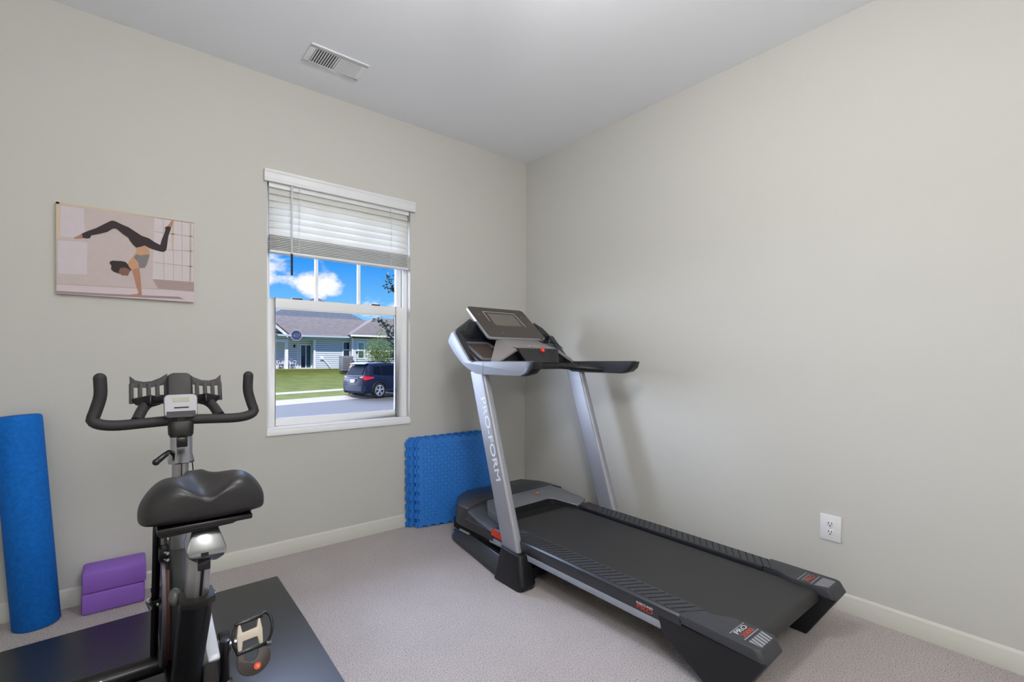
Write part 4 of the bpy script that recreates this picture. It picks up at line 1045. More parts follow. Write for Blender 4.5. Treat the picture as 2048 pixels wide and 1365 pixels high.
# ------------------------------------------------------------------ outside: street, lawn, houses, car
CX, CY = -2.569, -2.9691
def P(a, yd, z): return Vector((CX + a * yd, CY + yd, z))
TH = radians(18); TD = Vector((cos(TH), sin(TH), 0)); TN = Vector((-sin(TH), cos(TH), 0))
def S(s, t, z): return Vector((CX, CY, 0)) + TD * t + TN * s + Vector((0, 0, z))
asph = mat('asphalt', (86, 83, 80), .85, var=.07, vscale=6, bump=.2, bscale=60)
conc = mat('concrete', (168, 159, 146), .85, var=.05, vscale=3)
grass = mat('grass', (100, 108, 38), .9, var=.6, vscale=1.1, bump=.9, bscale=26, bdist=.05, spec=.15)
GZ = [(-6, -.5), (4.5, -.9), (5, -.95), (19.6, -.95)]
def strip(name, rows, m, t0=-60, t1=110, nseg=1, lab=None):
    mb = MB()
    rings = []
    for i in range(nseg + 1):
        t = t0 + (t1 - t0) * i / nseg
        rings.append([S(s, t, z) for s, z in rows] + [S(rows[-1][0], t, rows[-1][1] - .4), S(rows[0][0], t, rows[0][1] - .4)])
    mb.loft(rings, True, True)
    o = mb.build(name, m); struct(o); return o
strip('road', [(4.5, -.95), (19.1, -.95)], asph)
strip('curb', [(19.1, -.945), (19.5, -.92), (19.85, -.84), (20.05, -.82)], conc)
strip('lawn_strip', [(20.05, -.83), (23.05, -.84)], grass)
strip('sidewalk', [(23.05, -.825), (24.15, -.815)], conc)
strip('front_lawn', [(24.15, -.83), (27.5, -.60), (31, -.28), (35, .0), (38, .10), (75, .15)], grass)
strip('near_yard', [(4.5, -.93), (4.0, -.90), (3.6, -.6), (3.3, -.35)], grass)

siding = striped_mat('siding_blue', (214, 220, 228), (100, 108, 122), .17, 2, .6, .20)
siding2 = striped_mat('siding_grey_blue', (222, 226, 230), (112, 120, 132), .17, 2, .6, .20)
wtrim = mat('house_trim', (238, 240, 242), .5, var=.01)
shing = striped_mat('roof_shingle', (110, 100, 92), (100, 92, 86), .30, 1, .9, .15, noise=.30)
shing2 = striped_mat('roof_shingle_far', (104, 112, 122), (98, 106, 116), .5, 1, .9, .15, noise=.2)
dglass = mat('dark_glass', (26, 46, 62), .12, var=.1)
tglass = mat('teal_glass', (110, 160, 160), .2, var=.08)

# house with the porch
hs_ = thing('house', 'grey-blue siding house with covered porch and shingle roof across the street', 'house', (10, 39.5, .15))
hy = CY + 42; hx0, hx1 = -4.0, 16.6; pxL, pxR = 7.75, 9.86     # porch post, porch right edge
ez, bz_ = 2.86, .05
b = MB()
b.box(pxR + .30, hx1, hy, hy + .2, bz_, ez)                       # front wall right of the porch
b.box(hx0, pxR + .3, hy + .9, hy + 1.1, bz_, ez)              # porch back wall
b.box(pxR + .3, pxR + .5, hy + .2, hy + .9, bz_, ez)
b.box(hx1 - .2, hx1, hy + .2, hy + 8.8, bz_, ez); b.box(hx0, hx0 + .2, hy, hy + .9, bz_, ez); b.box(hx0, hx0 + .2, hy + 1.1, hy + 8.8, bz_, ez); b.box(hx0, hx1, hy + 8.8, hy + 9, bz_, ez)
b.build('siding_wall', siding, hs_)
r = MB()
e0, e1, rz, ry = hy - .80, ez + .02, 4.86, hy + 5.6
r.slab([(hx0 - .5, e0, e1), (hx1 + 3, e0, e1), (hx1 + 3, ry, rz), (hx0 - .5, ry, rz)], (0, 0, -1), .14)
r.slab([(hx0 - .5, ry, rz), (hx1 + 3, ry, rz), (hx1 + 3, hy + 11.6, e1), (hx0 - .5, hy + 11.6, e1)], (0, 0, -1), .14)
r.build('roof', shing, hs_)
t = MB(); t.box(7.0, hx1 - 3.6, e0 - .06, e0, e1 - .16, e1 - .01); t.build('fascia', mat('fascia_pale', (178, 196, 208), .5), hs_)
# porch: beam, post, right pilaster, slab, ceiling
beam_m = mat('porch_beam', (176, 198, 214), .55, var=.02)
MB().box(pxL - .5, pxR + .3, hy - .05, hy + .15, ez - .42, ez).build('porch_beam', beam_m, hs_)
MB().box(pxR + .15, pxR + .30, hy - .06, hy + .2, bz_, ez - .3).build('porch_pilaster', wtrim, hs_)
MB().box(pxL - .02, pxL + .22, hy - .10, hy + .14, bz_, ez - .3).build('porch_post', wtrim, hs_)
MB().box(hx0, pxR + .3, hy - .25, hy + .9, -.05, .075).build('porch_slab', conc, hs_)
MB().box(hx0, pxR + .3, hy, hy + .9, ez - .30, ez - .26).build('porch_ceiling', wtrim, hs_)
# porch gable on the left
gx0, gzl = pxL - .05, ez - .02
g = MB(); g.prism([(pxL + .05, ez - .45), (pxL + .05, ez - .1), (pxL - 2.6, ez + 2.05), (pxL - 5.3, ez - .1), (pxL - 5.3, ez - .45)], 1, hy - .32, hy - .2); g.build('porch_gable', siding2, hs_)
g = MB()
g.slab([(pxL + .02, hy - .84, ez - .26), (pxL + .02, hy - .84, ez + .00), (pxL - 2.6, hy - .84, ez + 2.28), (pxL - 2.6, hy - .84, ez + 2.00)], (0, 1, 0), .10)
g.slab([(pxL - 5.3, hy - .84, ez - .26), (pxL - 5.3, hy - .84, ez + .00), (pxL - 2.6, hy - .84, ez + 2.28), (pxL - 2.6, hy - .84, ez + 2.00)], (0, 1, 0), .10)
g.build('rake_board', wtrim, hs_)
g = MB()
g.slab([(pxL + .08, hy - .86, ez), (pxL - 2.6, hy - .86, ez + 2.30), (pxL - 2.6, hy + 5.6, ez + 2.30), (pxL + .08, hy + .3, ez)], (0, 0, 1), .1)
g.slab([(pxL - 5.4, hy - .86, ez), (pxL - 2.6, hy - .86, ez + 2.30), (pxL - 2.6, hy + 5.6, ez + 2.30), (pxL - 5.4, hy + .3, ez)], (0, 0, 1), .1)
g.build('porch_roof', shing, hs_)
MB().box(pxL - 5.3, pxL + .2, hy - .34, hy - .16, ez - .62, ez - .42).build('porch_header', wtrim, hs_)
# sliding door
dx0, dx1 = CX + .2736 * 42.9, CX + .2736 * 42.9 + .93
fr = MB(); dy_ = hy + .87
fr.box(dx0, dx0 + .07, dy_, dy_ + .04, .07, 2.12); fr.box(dx1 - .07, dx1, dy_, dy_ + .04, .07, 2.12); fr.box(dx0 + .07, dx1 - .07, dy_, dy_ + .04, 2.05, 2.12); fr.box(dx0 + .07, dx1 - .07, dy_, dy_ + .04, .07, .13); fr.box((dx0 + dx1) / 2 - .03, (dx0 + dx1) / 2 + .03, dy_, dy_ + .04, .13, 2.05)
sdo = fr.build('sliding_door', wtrim, hs_)
MB().box(dx0 + .07, (dx0 + dx1) / 2 - .03, dy_ + .02, dy_ + .03, .13, 2.05).build('door_pane', dglass, sdo)
MB().box((dx0 + dx1) / 2 + .03, dx1 - .07, dy_ + .02, dy_ + .03, .13, 2.05).build('door_pane', mat('teal_dark', (40, 86, 96), .2, var=.1), sdo)
MB().box(CX + .262 * 42.8, CX + .262 * 42.8 + .10, dy_ - .12, dy_, 1.85, 2.1).build('porch_lamp', pit, hs_)
MB().box(CX + .2695 * 42.8 - .03, CX + .2695 * 42.8 + .03, dy_ - .06, dy_ + .02, .07, ez - .3).build('corner_trim', wtrim, hs_)
def house_window(par, xc, y, z0, z1, w_, gm1, gm2):
    f = MB(); f.box(xc - w_ / 2, xc - w_ / 2 + .09, y - .05, y, z0, z1); f.box(xc + w_ / 2 - .09, xc + w_ / 2, y - .05, y, z0, z1); f.box(xc - w_ / 2 + .09, xc + w_ / 2 - .09, y - .05, y, z0, z0 + .09); f.box(xc - w_ / 2 + .09, xc + w_ / 2 - .09, y - .05, y, z1 - .09, z1); zm = (z0 + z1) / 2; f.box(xc - w_ / 2 + .09, xc + w_ / 2 - .09, y - .05, y, zm - .04, zm + .04)
    fo_ = f.build('window', wtrim, par)
    MB().box(xc - w_ / 2 + .09, xc + w_ / 2 - .09, y - .03, y - .01, zm, z1 - .08).build('pane', gm1, fo_)
    MB().box(xc - w_ / 2 + .09, xc + w_ / 2 - .09, y - .03, y - .01, z0 + .08, zm).build('pane', gm2, fo_)
house_window(hs_, CX + .366 * 42, hy, .95, 2.45, .70, dglass, dglass)
wp = MB(); wp.tube([(CX + .316 * 41.9, hy - .05, 1.0), (CX + .332 * 41.9, hy - .15, .25)], .03, 6); wp.box(CX + .313 * 41.9, CX + .319 * 41.9, hy - .12, hy, .85, 1.1)
wp.build('wall_pipe', wtrim, hs_)

# right-hand wing nearer the street
wg_ = hs_
WD = 41.4; wy = CY + WD; wx0, wx1 = CX + .3785 * WD, 31.0; we = 2.98
b = MB(); b.box(wx0, wx1, wy, wy + .2, -.1, we); b.box(wx0, wx0 + .2, wy + .2, wy + 9, -.1, we); b.box(wx1 - .2, wx1, wy + .2, wy + 9, -.1, we); b.build('siding_wall', siding2, wg_)
MB().box(wx0 - .03, wx0 + .10, wy - .03, wy + .1, -.1, we).build('corner_trim', wtrim, wg_)
r = MB(); q0 = (wx0 - .40, wy - .75, we + .05); q1 = (wx1 + .4, wy - .75, we + .05); q2 = (wx1 - 4.6, wy + 5.0, we + 2.05); q3 = (wx0 + 4.3, wy + 5.0, we + 2.05); q4 = (wx0 - .4, wy + 10.4, we + .05); q5 = (wx1 + .4, wy + 10.4, we + .05)
for q in ([q0, q1, q2, q3], [q0, q3, q4], [q3, q2, q5, q4], [q1, q5, q2]): r.slab(q, (0, 0, -1), .10)
r.build('roof', shing, wg_)
MB().box(wx0 - .42, wx1 + .4, wy - .82, wy - .75, we - .12, we + .03).build('fascia', wtrim, wg_)
house_window(wg_, CX + .3975 * WD, wy, .90, 2.42, .66, tglass, mat('green_glass', (70, 92, 72), .2, var=.3, vscale=3))
house_window(wg_, CX + .47 * WD, wy, .90, 2.42, .66, dglass, dglass)

# far roof behind
fh = thing('house', 'distant house with blue-grey pyramid roof rising behind the porch house', 'house', (16, 66, 0))
yd = 66.0
ap = Vector((CX + .305 * (yd + 5), CY + yd + 5, 9.6))
fx0, fx1 = CX + .165 * yd, CX + .455 * yd; fz = 4.9
r = MB(); q = [Vector((fx0, CY + yd, fz)), Vector((fx1, CY + yd, fz)), Vector((fx1, CY + yd + 11, fz)), Vector((fx0, CY + yd + 11, fz))]
for i in range(4): r.poly([q[i], q[(i + 1) % 4], ap])
r.poly(q)
r.build('roof', shing2, fh)
MB().box(fx0 + .5, fx1 - .5, CY + yd + .5, CY + yd + 10.5, -.2, fz).build('siding_wall', siding, fh)

# air conditioning unit
ac = thing('air_conditioner', 'grey louvred air conditioning unit standing by the house corner on the lawn', 'air conditioner', P(.3660, 37.2, -.06))
ac0 = P(.3655, 37.2, 0); azb = .0
bx_ = MB(); bx_.box(ac0.x - .42, ac0.x + .42, ac0.y - .42, ac0.y + .42, azb, azb + 1.12); aco = bx_.build('cabinet', mat('ac_grey', (120, 120, 124), .6, var=.05), ac, bevel=.03)
lv_ = MB()
for k in range(14):
    x = ac0.x - .36 + k * .055; lv_.box(x - .008, x + .008, ac0.y - .432, ac0.y - .418, azb + .1, azb + 1.0)
lv_.build('grille', mat('ac_dark', (70, 70, 74), .6), aco)
MB().box(ac0.x - .44, ac0.x + .44, ac0.y - .44, ac0.y + .44, azb + 1.10, azb + 1.15).build('top_cover', mat('ac_top', (150, 150, 152), .5), aco, bevel=.02)
MB().box(ac0.x - .38, ac0.x + .38, ac0.y - .30, ac0.y + .38, azb - .12, azb + .005).build('pad', mat('ac_dark', (70, 70, 74), .6), ac)

# plastic chairs on the porch
def patio_chair(lab, x, y, rot):
    root = thing('patio_chair', lab, 'chair', (x, y, .078), 'white plastic chairs on the porch')
    pm_ = mat('plastic_white', (236, 238, 242), .4)
    c_, s_ = cos(rot), sin(rot)
    def T(mb):
        mb.v = [Vector((x + v.x * c_ - v.y * s_, y + v.x * s_ + v.y * c_, .078 + v.z)) for v in mb.v]; return mb
    T(MB().box(-.25, .25, -.24, .24, .40, .44)).build('seat', pm_, root, bevel=.01)
    bk = MB(); bk.tube(smooth_path([(-.25, .22, .42), (-.26, .29, .70), (-.18, .32, .86), (0, .325, .90), (.18, .32, .86), (.26, .29, .70), (.25, .22, .42)]), .025, 8)
    for u in (-.12, -.04, .04, .12): bk.tube([(u, .24, .44), (u, .315, .87)], .02, 6)
    T(bk).build('backrest', pm_, root, smooth=60)
    for sx in (-1, 1):
        T(MB().tube([(sx * .27, .26, .66), (sx * .29, -.18, .64), (sx * .28, -.24, .60)], .024, 8)).build('armrest', pm_, root, smooth=60)
        T(MB().tube([(sx * .23, -.21, .42), (sx * .29, -.26, 0)], .026, 8)).build('leg', pm_, root)
        T(MB().tube([(sx * .23, .21, .42), (sx * .27, .29, 0)], .026, 8)).build('leg', pm_, root)
        T(MB().tube([(sx * .27, -.23, .42), (sx * .28, -.22, .62)], .02, 8)).build('arm_support', pm_, root)
patio_chair('white plastic porch chair between the porch post and sliding door', CX + .2575 * 42.35, CY + 42.35, radians(15))
patio_chair('white plastic porch chair directly left of the porch post', CX + .240 * 42.35, CY + 42.35, radians(-30))
patio_chair('white plastic porch chair farthest left, at the window frame edge', CX + .2215 * 42.3, CY + 42.3, radians(20))

# garden lantern
gl0 = P(.389, 36.0, -.02)
gr_ = thing('garden_lantern', 'small dark garden lantern on thin stake above the car roof', 'lantern', gl0)
MB().cyl(gl0, gl0 + Vector((0, 0, 1.35)), .018, 8).build('stake', pit, gr_)
MB().cyl(gl0 + Vector((0, 0, 1.33)), gl0 + Vector((0, 0, 1.55)), .05, 10, r2=.10).build('lamp_head', pit, gr_)

# ------------------------------------------------------------------ parked car
wheel0 = P(.4400, 22.6, -.95)
CD = Vector((cos(radians(16)), sin(radians(16)), 0)); CN = Vector((-CD.y, CD.x, 0))
car0 = wheel0 - CD * .93 + CN * .90         # rear centre on the road
def K(x, y, z): return car0 + CD * x + CN * y + Vector((0, 0, z * 1.06))
car = thing('car', 'dark blue compact SUV parked at the far curb, rear towards the left', 'car', tuple(car0))
cp = mat('car_paint', (26, 34, 55), .42, 0, var=.02, spec=.2)
cpl = mat('car_plastic', (24, 31, 48), .55, var=.02)
cgl = mat('car_glass', (16, 22, 30), .3, var=.1, spec=.15)
tyre = mat('tyre', (24, 24, 26), .8); rimm = mat('car_rim', (200, 202, 206), .3, .6)
# body shell cross sections along the length; half width profile at given heights
def arch(x):
    for xc in (.93, 3.59):
        d = abs(x - xc)
        if d < .46: return max(.24, .36 + sqrt(.46 ** 2 - d * d) * .92)
    return .24
xs = [0.02, .06, .16, .30, .42, .49] + [.49 + .088 * k for k in range(1, 10)] + [1.38, 1.8, 2.4, 2.9, 3.14] + [3.15 + .088 * k for k in range(1, 10)] + [4.04, 4.2, 4.4, 4.52, 4.57]
def topz(x):
    pts = [(0, .95), (.08, 1.02), (.3, 1.06), (3.3, 1.06), (3.8, 1.02), (4.3, .90), (4.57, .66)]
    for (a, za), (b2, zb2) in zip(pts, pts[1:]):
        if a <= x <= b2: return za + (zb2 - za) * (x - a) / (b2 - a)
    return pts[-1][1]
rings = []
for x in xs:
    w_ = .90 - (.16 * max(0, 1 - x / .30) ** 2) - (.22 * max(0, (x - 3.9) / .67) ** 2)
    zl = max(arch(x), .36 if x < .1 else 0); zt_ = topz(x)
    h_ = [(w_ * .97, zl), (w_, zl + (zt_ - zl) * .30), (w_, zl + (zt_ - zl) * .62), (w_ * .965, zl + (zt_ - zl) * .88), (w_ * .90, zt_)]
    rings.append([K(x, -a, z) for a, z in h_] + [K(x, a, z) for a, z in reversed(h_)])
cb_ = MB().loft(rings, True, True).build('body_shell', cp, car, smooth=50)
# greenhouse
gh = []
for x, w0, z0, w1, z1 in ((.13, .80, 1.04, .66, 1.10), (.30, .82, 1.05, .64, 1.40), (.46, .83, 1.055, .62, 1.60), (.70, .83, 1.055, .63, 1.655), (1.6, .84, 1.06, .64, 1.68), (2.5, .84, 1.06, .63, 1.63), (2.95, .84, 1.06, .62, 1.52), (3.45, .83, 1.06, .66, 1.20), (3.65, .80, 1.04, .68, 1.06)):
    gh.append([K(x, -w0, z0 - .03), K(x, -w1 - (w0 - w1) * .12, z0 + (z1 - z0) * .86), K(x, -w1 + .10, z1), K(x, w1 - .10, z1), K(x, w1 + (w0 - w1) * .12, z0 + (z1 - z0) * .86), K(x, w0, z0 - .03)])
ro2 = MB().loft(gh, True, True).build('roof', cp, car, smooth=40)
# windows
def cquad(pts, nrm, m, par, name, th=.012): return MB().slab(pts, nrm, th).build(name, m, par)
sidew = lambda x0, x1, zb, zt_: None
for s in (-1, 1):
    n_ = CN * s
    def W_(x, z): # point on glass side plane
        t_ = (z - 1.06) / .52; return K(x, s * (.838 - .165 * t_), z)
    cquad([W_(.64, 1.20), W_(1.12, 1.11), W_(1.12, 1.52), W_(.72, 1.50)], n_, cgl, ro2, 'side_window')
    cquad([W_(1.18, 1.10), W_(2.02, 1.09), W_(2.02, 1.55), W_(1.18, 1.53)], n_, cgl, ro2, 'side_window')
    cquad([W_(2.10, 1.09), W_(3.20, 1.09), W_(2.86, 1.44), W_(2.10, 1.54)], n_, cgl, ro2, 'side_window')
    MB().tube([K(.62, s * .60, 1.70), K(1.0, s * .61, 1.735), K(2.2, s * .61, 1.725), K(2.6, s * .60, 1.66)], .020, 6).build('roof_rail', mat('rail_black', (26, 27, 30), .4), ro2)
    # lamp cluster, wrapping the corner
    tl = MB()
    tl.loft([[K(.045, s * .50, .90), K(.045, s * .50, 1.00), K(.06, s * .50, 1.0), K(.06, s * .50, .90)],
             [K(.02, s * .72, .86), K(.05, s * .72, 1.04), K(.12, s * .70, 1.04), K(.12, s * .70, .86)],
             [K(.16, s * .895, .88), K(.19, s * .875, 1.05), K(.25, s * .84, 1.05), K(.25, s * .84, .88)],
             [K(.58, s * .912, .96), K(.58, s * .905, 1.02), K(.58, s * .86, 1.02), K(.58, s * .86, .96)]], True, True)
    tl.build('tail_light', mat('lamp_red', (206, 30, 30), .2, coat=.5), cb_, smooth=50)
    MB().obox(K(.13, s * .70, .50), (.08, .30, .05), CD, CN, (0, 0, 1)).build('reflector', mat('reflector_red', (120, 32, 40), .3), cb_, bevel=.01)
    # wheel arches and wheels
    for xc in (.93, 3.59):
        w_ = MB(); wc = K(xc, s * .80, .378); w_.tube([wc - CN * .11, wc + CN * .11], .395, 32); wo_ = w_.build('wheel', tyre, car, bevel=.03, seg=2, smooth=40)
        f_ = wc + CN * (s * .112)
        MB().ring(f_, CN, .238, .275, .02, 32).build('rim_ring', rimm, wo_)
        MB().cyl(f_ - CN * (s * .01), f_ - CN * (s * .004), .24, 24).build('rim_shadow', tyre, wo_)
        sp_ = MB()
        for k in range(5):
            for dk in (-.16, .16):
                a = 2 * pi * k / 5 + .3; a2 = a + dk
                e1 = CD * cos(a) + Vector((0, 0, sin(a))); e2 = CD * cos(a2) + Vector((0, 0, sin(a2)))
                sp_.tube([f_ + e1 * .04, f_ + e2 * .25], [.032, .028], 6)
        sp_.sphere(f_, .05, 10, 6); sp_.build('rim_spokes', rimm, wo_)
        ar = MB(); ar.tube([K(xc + .47 * cos(radians(a)), s * .885, .355 + .44 * sin(radians(a))) for a in range(-8, 189, 14)], .035, 6); ar.build('wheel_arch', cpl, cb_, smooth=60)
    MB().obox(K(1.30, s * .905, .86), (.20, .03, .03), CD, CN, (0, 0, 1)).build('door_handle', cpl, cb_, bevel=.008)
    MB().obox(K(2.2, s * .895, .36), (2.0, .04, .12), CD, CN, (0, 0, 1)).build('side_sill', cpl, cb_, bevel=.02)
    MB().sphere(K(2.85, s * 1.0, 1.10), (.10, .10, .08), 12, 8).build('mirror', cp, cb_)
rw = [K(.115, -.60, 1.10), K(.115, .60, 1.10), K(.40, .53, 1.52), K(.40, -.53, 1.52)]
cquad(rw, -CD + Vector((0, 0, .3)), cgl, ro2, 'rear_window', .03)
MB().slab([K(.26, -.62, 1.585), K(.26, .62, 1.585), K(.62, .62, 1.675), K(.62, -.62, 1.675)], (0, 0, 1), .035).build('spoiler', cp, ro2, bevel=.012)
bm_ = MB(); bm_.loft([[K(.10 - .12 * (1 - (abs(y) / .86) ** 4), y, z) for z in (.36, .42, .60)] + [K(.22, y, z) for z in (.62, .36)] for y in (-.86, -.80, -.6, 0, .6, .80, .86)], True, True)
bm_.build('rear_bumper', cp, cb_, smooth=50)
MB().obox(K(-.005, .0, .86), (.02, .52, .14), CD, CN, (0, 0, 1)).build('plate_recess', mat('car_dark', (28, 34, 52), .4), cb_)
MB().obox(K(-.016, .0, .83), (.012, .31, .15), CD, CN, (0, 0, 1)).build('license_plate', mat('plate_white', (222, 226, 232), .4), cb_, bevel=.003)
MB().obox(K(-.006, .0, .96), (.02, .90, .035), CD, CN, (0, 0, 1)).build('garnish_bar', mat('garnish_dark', (60, 70, 96), .5, .2), cb_)
MB().ring(K(.0, .0, 1.0), CD, .035, .05, .02, 20).build('badge', mat('garnish_dark', (60, 70, 96), .5, .2), cb_)
MB().loft([[K(.35, a, .30) for a in (-.7, .7)] + [K(.35, a, .45) for a in (.7, -.7)], [K(4.2, a, .26) for a in (-.7, .7)] + [K(4.2, a, .45) for a in (.7, -.7)]], True, True).build('underbody', mat('under_black', (14, 14, 15), .9), car)

# ------------------------------------------------------------------ person walking behind the car
def skin_body(name, pts, edges, radii, m, parent, sub=2):
    me = bpy.data.meshes.new(name); org = ORG[parent.name]
    me.from_pydata([Vector(p) - org for p in pts], edges, []); me.materials.append(m)
    o = bpy.data.objects.new(name, me); COL.objects.link(o); o.parent = parent; ORG[o.name] = org
    md = o.modifiers.new('skin', 'SKIN')
    for v, r in zip(me.skin_vertices[0].data, radii): v.radius = r if isinstance(r, tuple) else (r, r)
    me.skin_vertices[0].data[0].use_root = True
    s_ = o.modifiers.new('sub', 'SUBSURF'); s_.levels = sub; s_.render_levels = sub
    for p in me.polygons: p.use_smooth = True
    return o
pb = P(.3790, 24.75, -.83)
ps = thing('person', 'person walking behind the parked car with brown hair and pink shoes', 'person', tuple(pb))
PD = Vector((-.95, -.31, 0)); PS = Vector((-PD.y, PD.x, 0))
Q = lambda f_, s_, z: pb + PD * f_ + PS * s_ + Vector((0, 0, z))
sk = mat('person_skin', (186, 136, 112), .55)
pts = [Q(0, 0, .90), Q(0, 0, 1.08), Q(.01, 0, 1.28), Q(.01, 0, 1.42), Q(.02, 0, 1.50), Q(.03, 0, 1.60),
       Q(.0, .09, .86), Q(.10, .09, .48), Q(.16, .09, .09), Q(.27, .09, .04),
       Q(.0, -.09, .86), Q(-.06, -.09, .48), Q(-.26, -.09, .14), Q(-.18, -.09, .05),
       Q(.0, .18, 1.38), Q(-.06, .22, 1.10), Q(.05, .22, .88), Q(.09, .22, .80),
       Q(.0, -.18, 1.38), Q(.04, -.22, 1.10), Q(.18, -.20, .92), Q(.24, -.19, .86)]
ed = [(0, 1), (1, 2), (2, 3), (3, 4), (4, 5), (0, 6), (6, 7), (7, 8), (8, 9), (0, 10), (10, 11), (11, 12), (12, 13), (3, 14), (14, 15), (15, 16), (16, 17), (3, 18), (18, 19), (19, 20), (20, 21)]
rad = [.13, .11, .13, .10, .055, .085, .085, .06, .042, .04, .085, .06, .042, .04, .055, .042, .034, .03, .055, .042, .034, .03]
skin_body('body', pts, ed, rad, sk, ps)
jt = mat('shirt_dark', (52, 48, 58), .8); lt = mat('legging_black', (22, 22, 26), .7)
cloth = MB(); ns_ = 18
cloth.loft([[Q(.005 + a_ * cos(2 * pi * k / ns_), b2 * sin(2 * pi * k / ns_), z) for k in range(ns_)] for z, a_, b2 in ((.84, .145, .185), (1.0, .135, .17), (1.2, .14, .175), (1.36, .125, .20), (1.43, .08, .12), (1.46, .065, .075))], True, True)
for s in (-1, 1): cloth.tube([pts[14 if s > 0 else 18], pts[15 if s > 0 else 19], pts[16 if s > 0 else 20]], [.075, .058, .046], 12)
cloth.build('shirt', jt, ps, smooth=60)
lg_ = MB()
lg_.tube([pts[6], pts[7], pts[8] + Vector((0, 0, .02))], [.105, .075, .055], 14); lg_.tube([pts[10], pts[11], pts[12] + Vector((0, 0, .02))], [.105, .075, .055], 14)
lg_.build('leggings', lt, ps, smooth=60)
for i0, i1 in ((8, 9), (12, 13)):
    a, c_ = pts[i0], pts[i1]; d = (c_ - a); d.z = 0; d = d.normalized() if d.length > 0 else PD
    sh_ = MB(); m0 = Vector((a.x, a.y, a.z - .03)); sh_.sphere(m0 + PD * .07, (.13, .055, .05), 14, 8); sh_.build('shoe', mat('shoe_pink', (224, 176, 206), .6), ps, smooth=60)
hr = MB(); hc = Q(.005, 0, 1.615)
hr.sphere(hc + Vector((0, 0, .03)) - PD * .020, (.115, .115, .120), 18, 12); hr.sphere(hc - PD * .10 + Vector((0, 0, -.02)), (.07, .06, .10), 12, 8)
hr.build('hair', mat('hair_brown', (70, 40, 30), .7, var=.2, vscale=30), ps, smooth=60)
fc_ = MB(); fc_.sphere(Q(.118, 0, 1.585), (.018, .016, .022), 8, 6); fc_.build('nose', sk, ps)
ey = MB(); ey.sphere(Q(.105, .032, 1.615), .010, 8, 6); ey.sphere(Q(.105, -.032, 1.615), .010, 8, 6); ey.build('eye', pit, ps)

# ------------------------------------------------------------------ trees
random.seed(7)
def leaves(mb, centers, n, spread, size, mi=0):
    for _ in range(n):
        c = random.choice(centers)
        p_ = c + Vector((random.gauss(0, spread), random.gauss(0, spread), random.gauss(0, spread * .8)))
        d1 = Vector((random.gauss(0, 1), random.gauss(0, 1), random.gauss(0, .6))).normalized(); d2 = d1.cross(Vector((random.gauss(0, 1), random.gauss(0, 1), random.gauss(0, 1)))).normalized()
        s_ = size * random.uniform(.7, 1.3)
        up_n = d1.cross(d2) * s_ * .12
        mb.add([p_ - d1 * s_, p_ + d2 * s_ * .42 + up_n, p_ + d1 * s_, p_ - d2 * s_ * .42 + up_n], [(0, 1, 2), (0, 2, 3)], mi)
leaf_l = mat('leaf_light', (98, 118, 50), .6, var=.25, vscale=3, translucent=.35)
leaf_d = mat('leaf_backlit', (34, 50, 34), .6, var=.25, vscale=9)  # green darkened to stand for leaves seen backlit
bark = mat('bark_grey', (150, 140, 128), .85, var=.2, vscale=12)
tb0 = P(.446, 28.8, -.60)
tr_ = thing('street_tree', 'young light green tree on the lawn behind the parked car', 'tree', tuple(tb0))
tk = MB(); cents = []
T0 = lambda x, y, z: tb0 + Vector((x, y, z))
for k in range(6):
    a = 2 * pi * k / 6 + .4; r_ = random.uniform(.5, .95); zt_ = random.uniform(2.0, 3.1)
    pth = smooth_path([T0(.05 * cos(a), .05 * sin(a), 0), T0(.12 * cos(a), .12 * sin(a), .9), T0(r_ * .6 * cos(a), r_ * .6 * sin(a), zt_ * .65), T0(r_ * cos(a), r_ * sin(a), zt_)], 3)
    tk.tube(pth, [.05 - .042 * i / (len(pth) - 1) for i in range(len(pth))], 6)
    cents += [pth[-1], pth[-2], pth[-3], pth[-4] + Vector((0, 0, .1))]
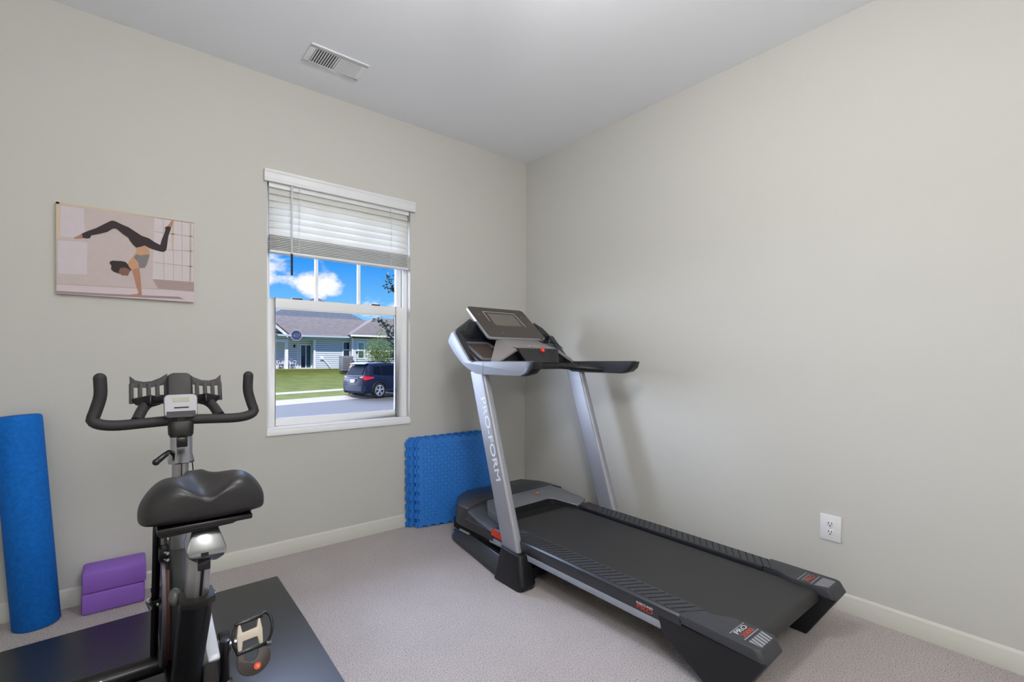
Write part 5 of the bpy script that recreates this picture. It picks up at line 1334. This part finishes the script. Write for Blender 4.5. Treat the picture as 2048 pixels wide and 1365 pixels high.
cents += [T0(0, 0, 3.3), T0(-.2, 0, 2.7), T0(-.6, 0, 2.1), T0(-.9, .1, 1.9), T0(-.7, 0, 1.3)]
tk.build('trunk', bark, tr_, smooth=60)
lf = MB(); leaves(lf, cents, 2600, .24, .062); fo_l = lf.build('foliage', leaf_l, tr_); fo_l['kind'] = 'stuff'

nb0 = P(.545, 8.6, -.55)
nt_ = thing('yard_tree', 'dark leafy branches of a tree at the right edge of the window view', 'tree', tuple(nb0))
tk = MB(); lf = MB()
NB = lambda a, z, yd=8.4: P(a, yd, z)
br_ = [[P(.545, 8.6, -.62), P(.540, 8.6, .6), P(.53, 8.5, 1.5), P(.525, 8.5, 2.6), P(.53, 8.5, 3.4)],
       [P(.537, 8.55, .9), NB(.505, 1.20), NB(.480, 1.28), NB(.466, 1.48), NB(.458, 1.66), NB(.446, 1.78), NB(.434, 1.83)],
       [P(.535, 8.5, 1.0), NB(.500, 1.02), NB(.478, 1.12), NB(.471, 1.20)],
       [P(.530, 8.5, 1.6), NB(.498, 1.50), NB(.478, 1.58), NB(.468, 1.70)],
       [P(.527, 8.5, 2.0), NB(.495, 2.25), NB(.474, 2.42), NB(.463, 2.55), NB(.458, 2.68)],
       [NB(.474, 2.42), NB(.460, 2.44)],
       [P(.528, 8.5, 2.4), NB(.56, 2.9), NB(.60, 3.0)], [P(.535, 8.5, 1.4), NB(.575, 1.8), NB(.61, 2.2)]]
for k, bp_ in enumerate(br_):
    pth = smooth_path(bp_, 4); n_ = len(pth)
    r0 = .055 if k == 0 else .014
    tk.tube(pth, [r0 - (r0 - .004) * i / (n_ - 1) for i in range(n_)], 6)
    if k > 0:
        for i in range(n_ // 4, n_):
            for _ in range(8 if k in (1, 2, 3) else 5):
                leaves(lf, [pth[i]], 1, .040, .038)
    else: leaves(lf, [pth[-1], pth[-3], pth[-4]], 160, .28, .055)
tk.build('trunk', mat('bark_dark', (56, 46, 40), .85, var=.2), nt_, smooth=60)
fo_d = lf.build('foliage', leaf_d, nt_); fo_d['kind'] = 'stuff'
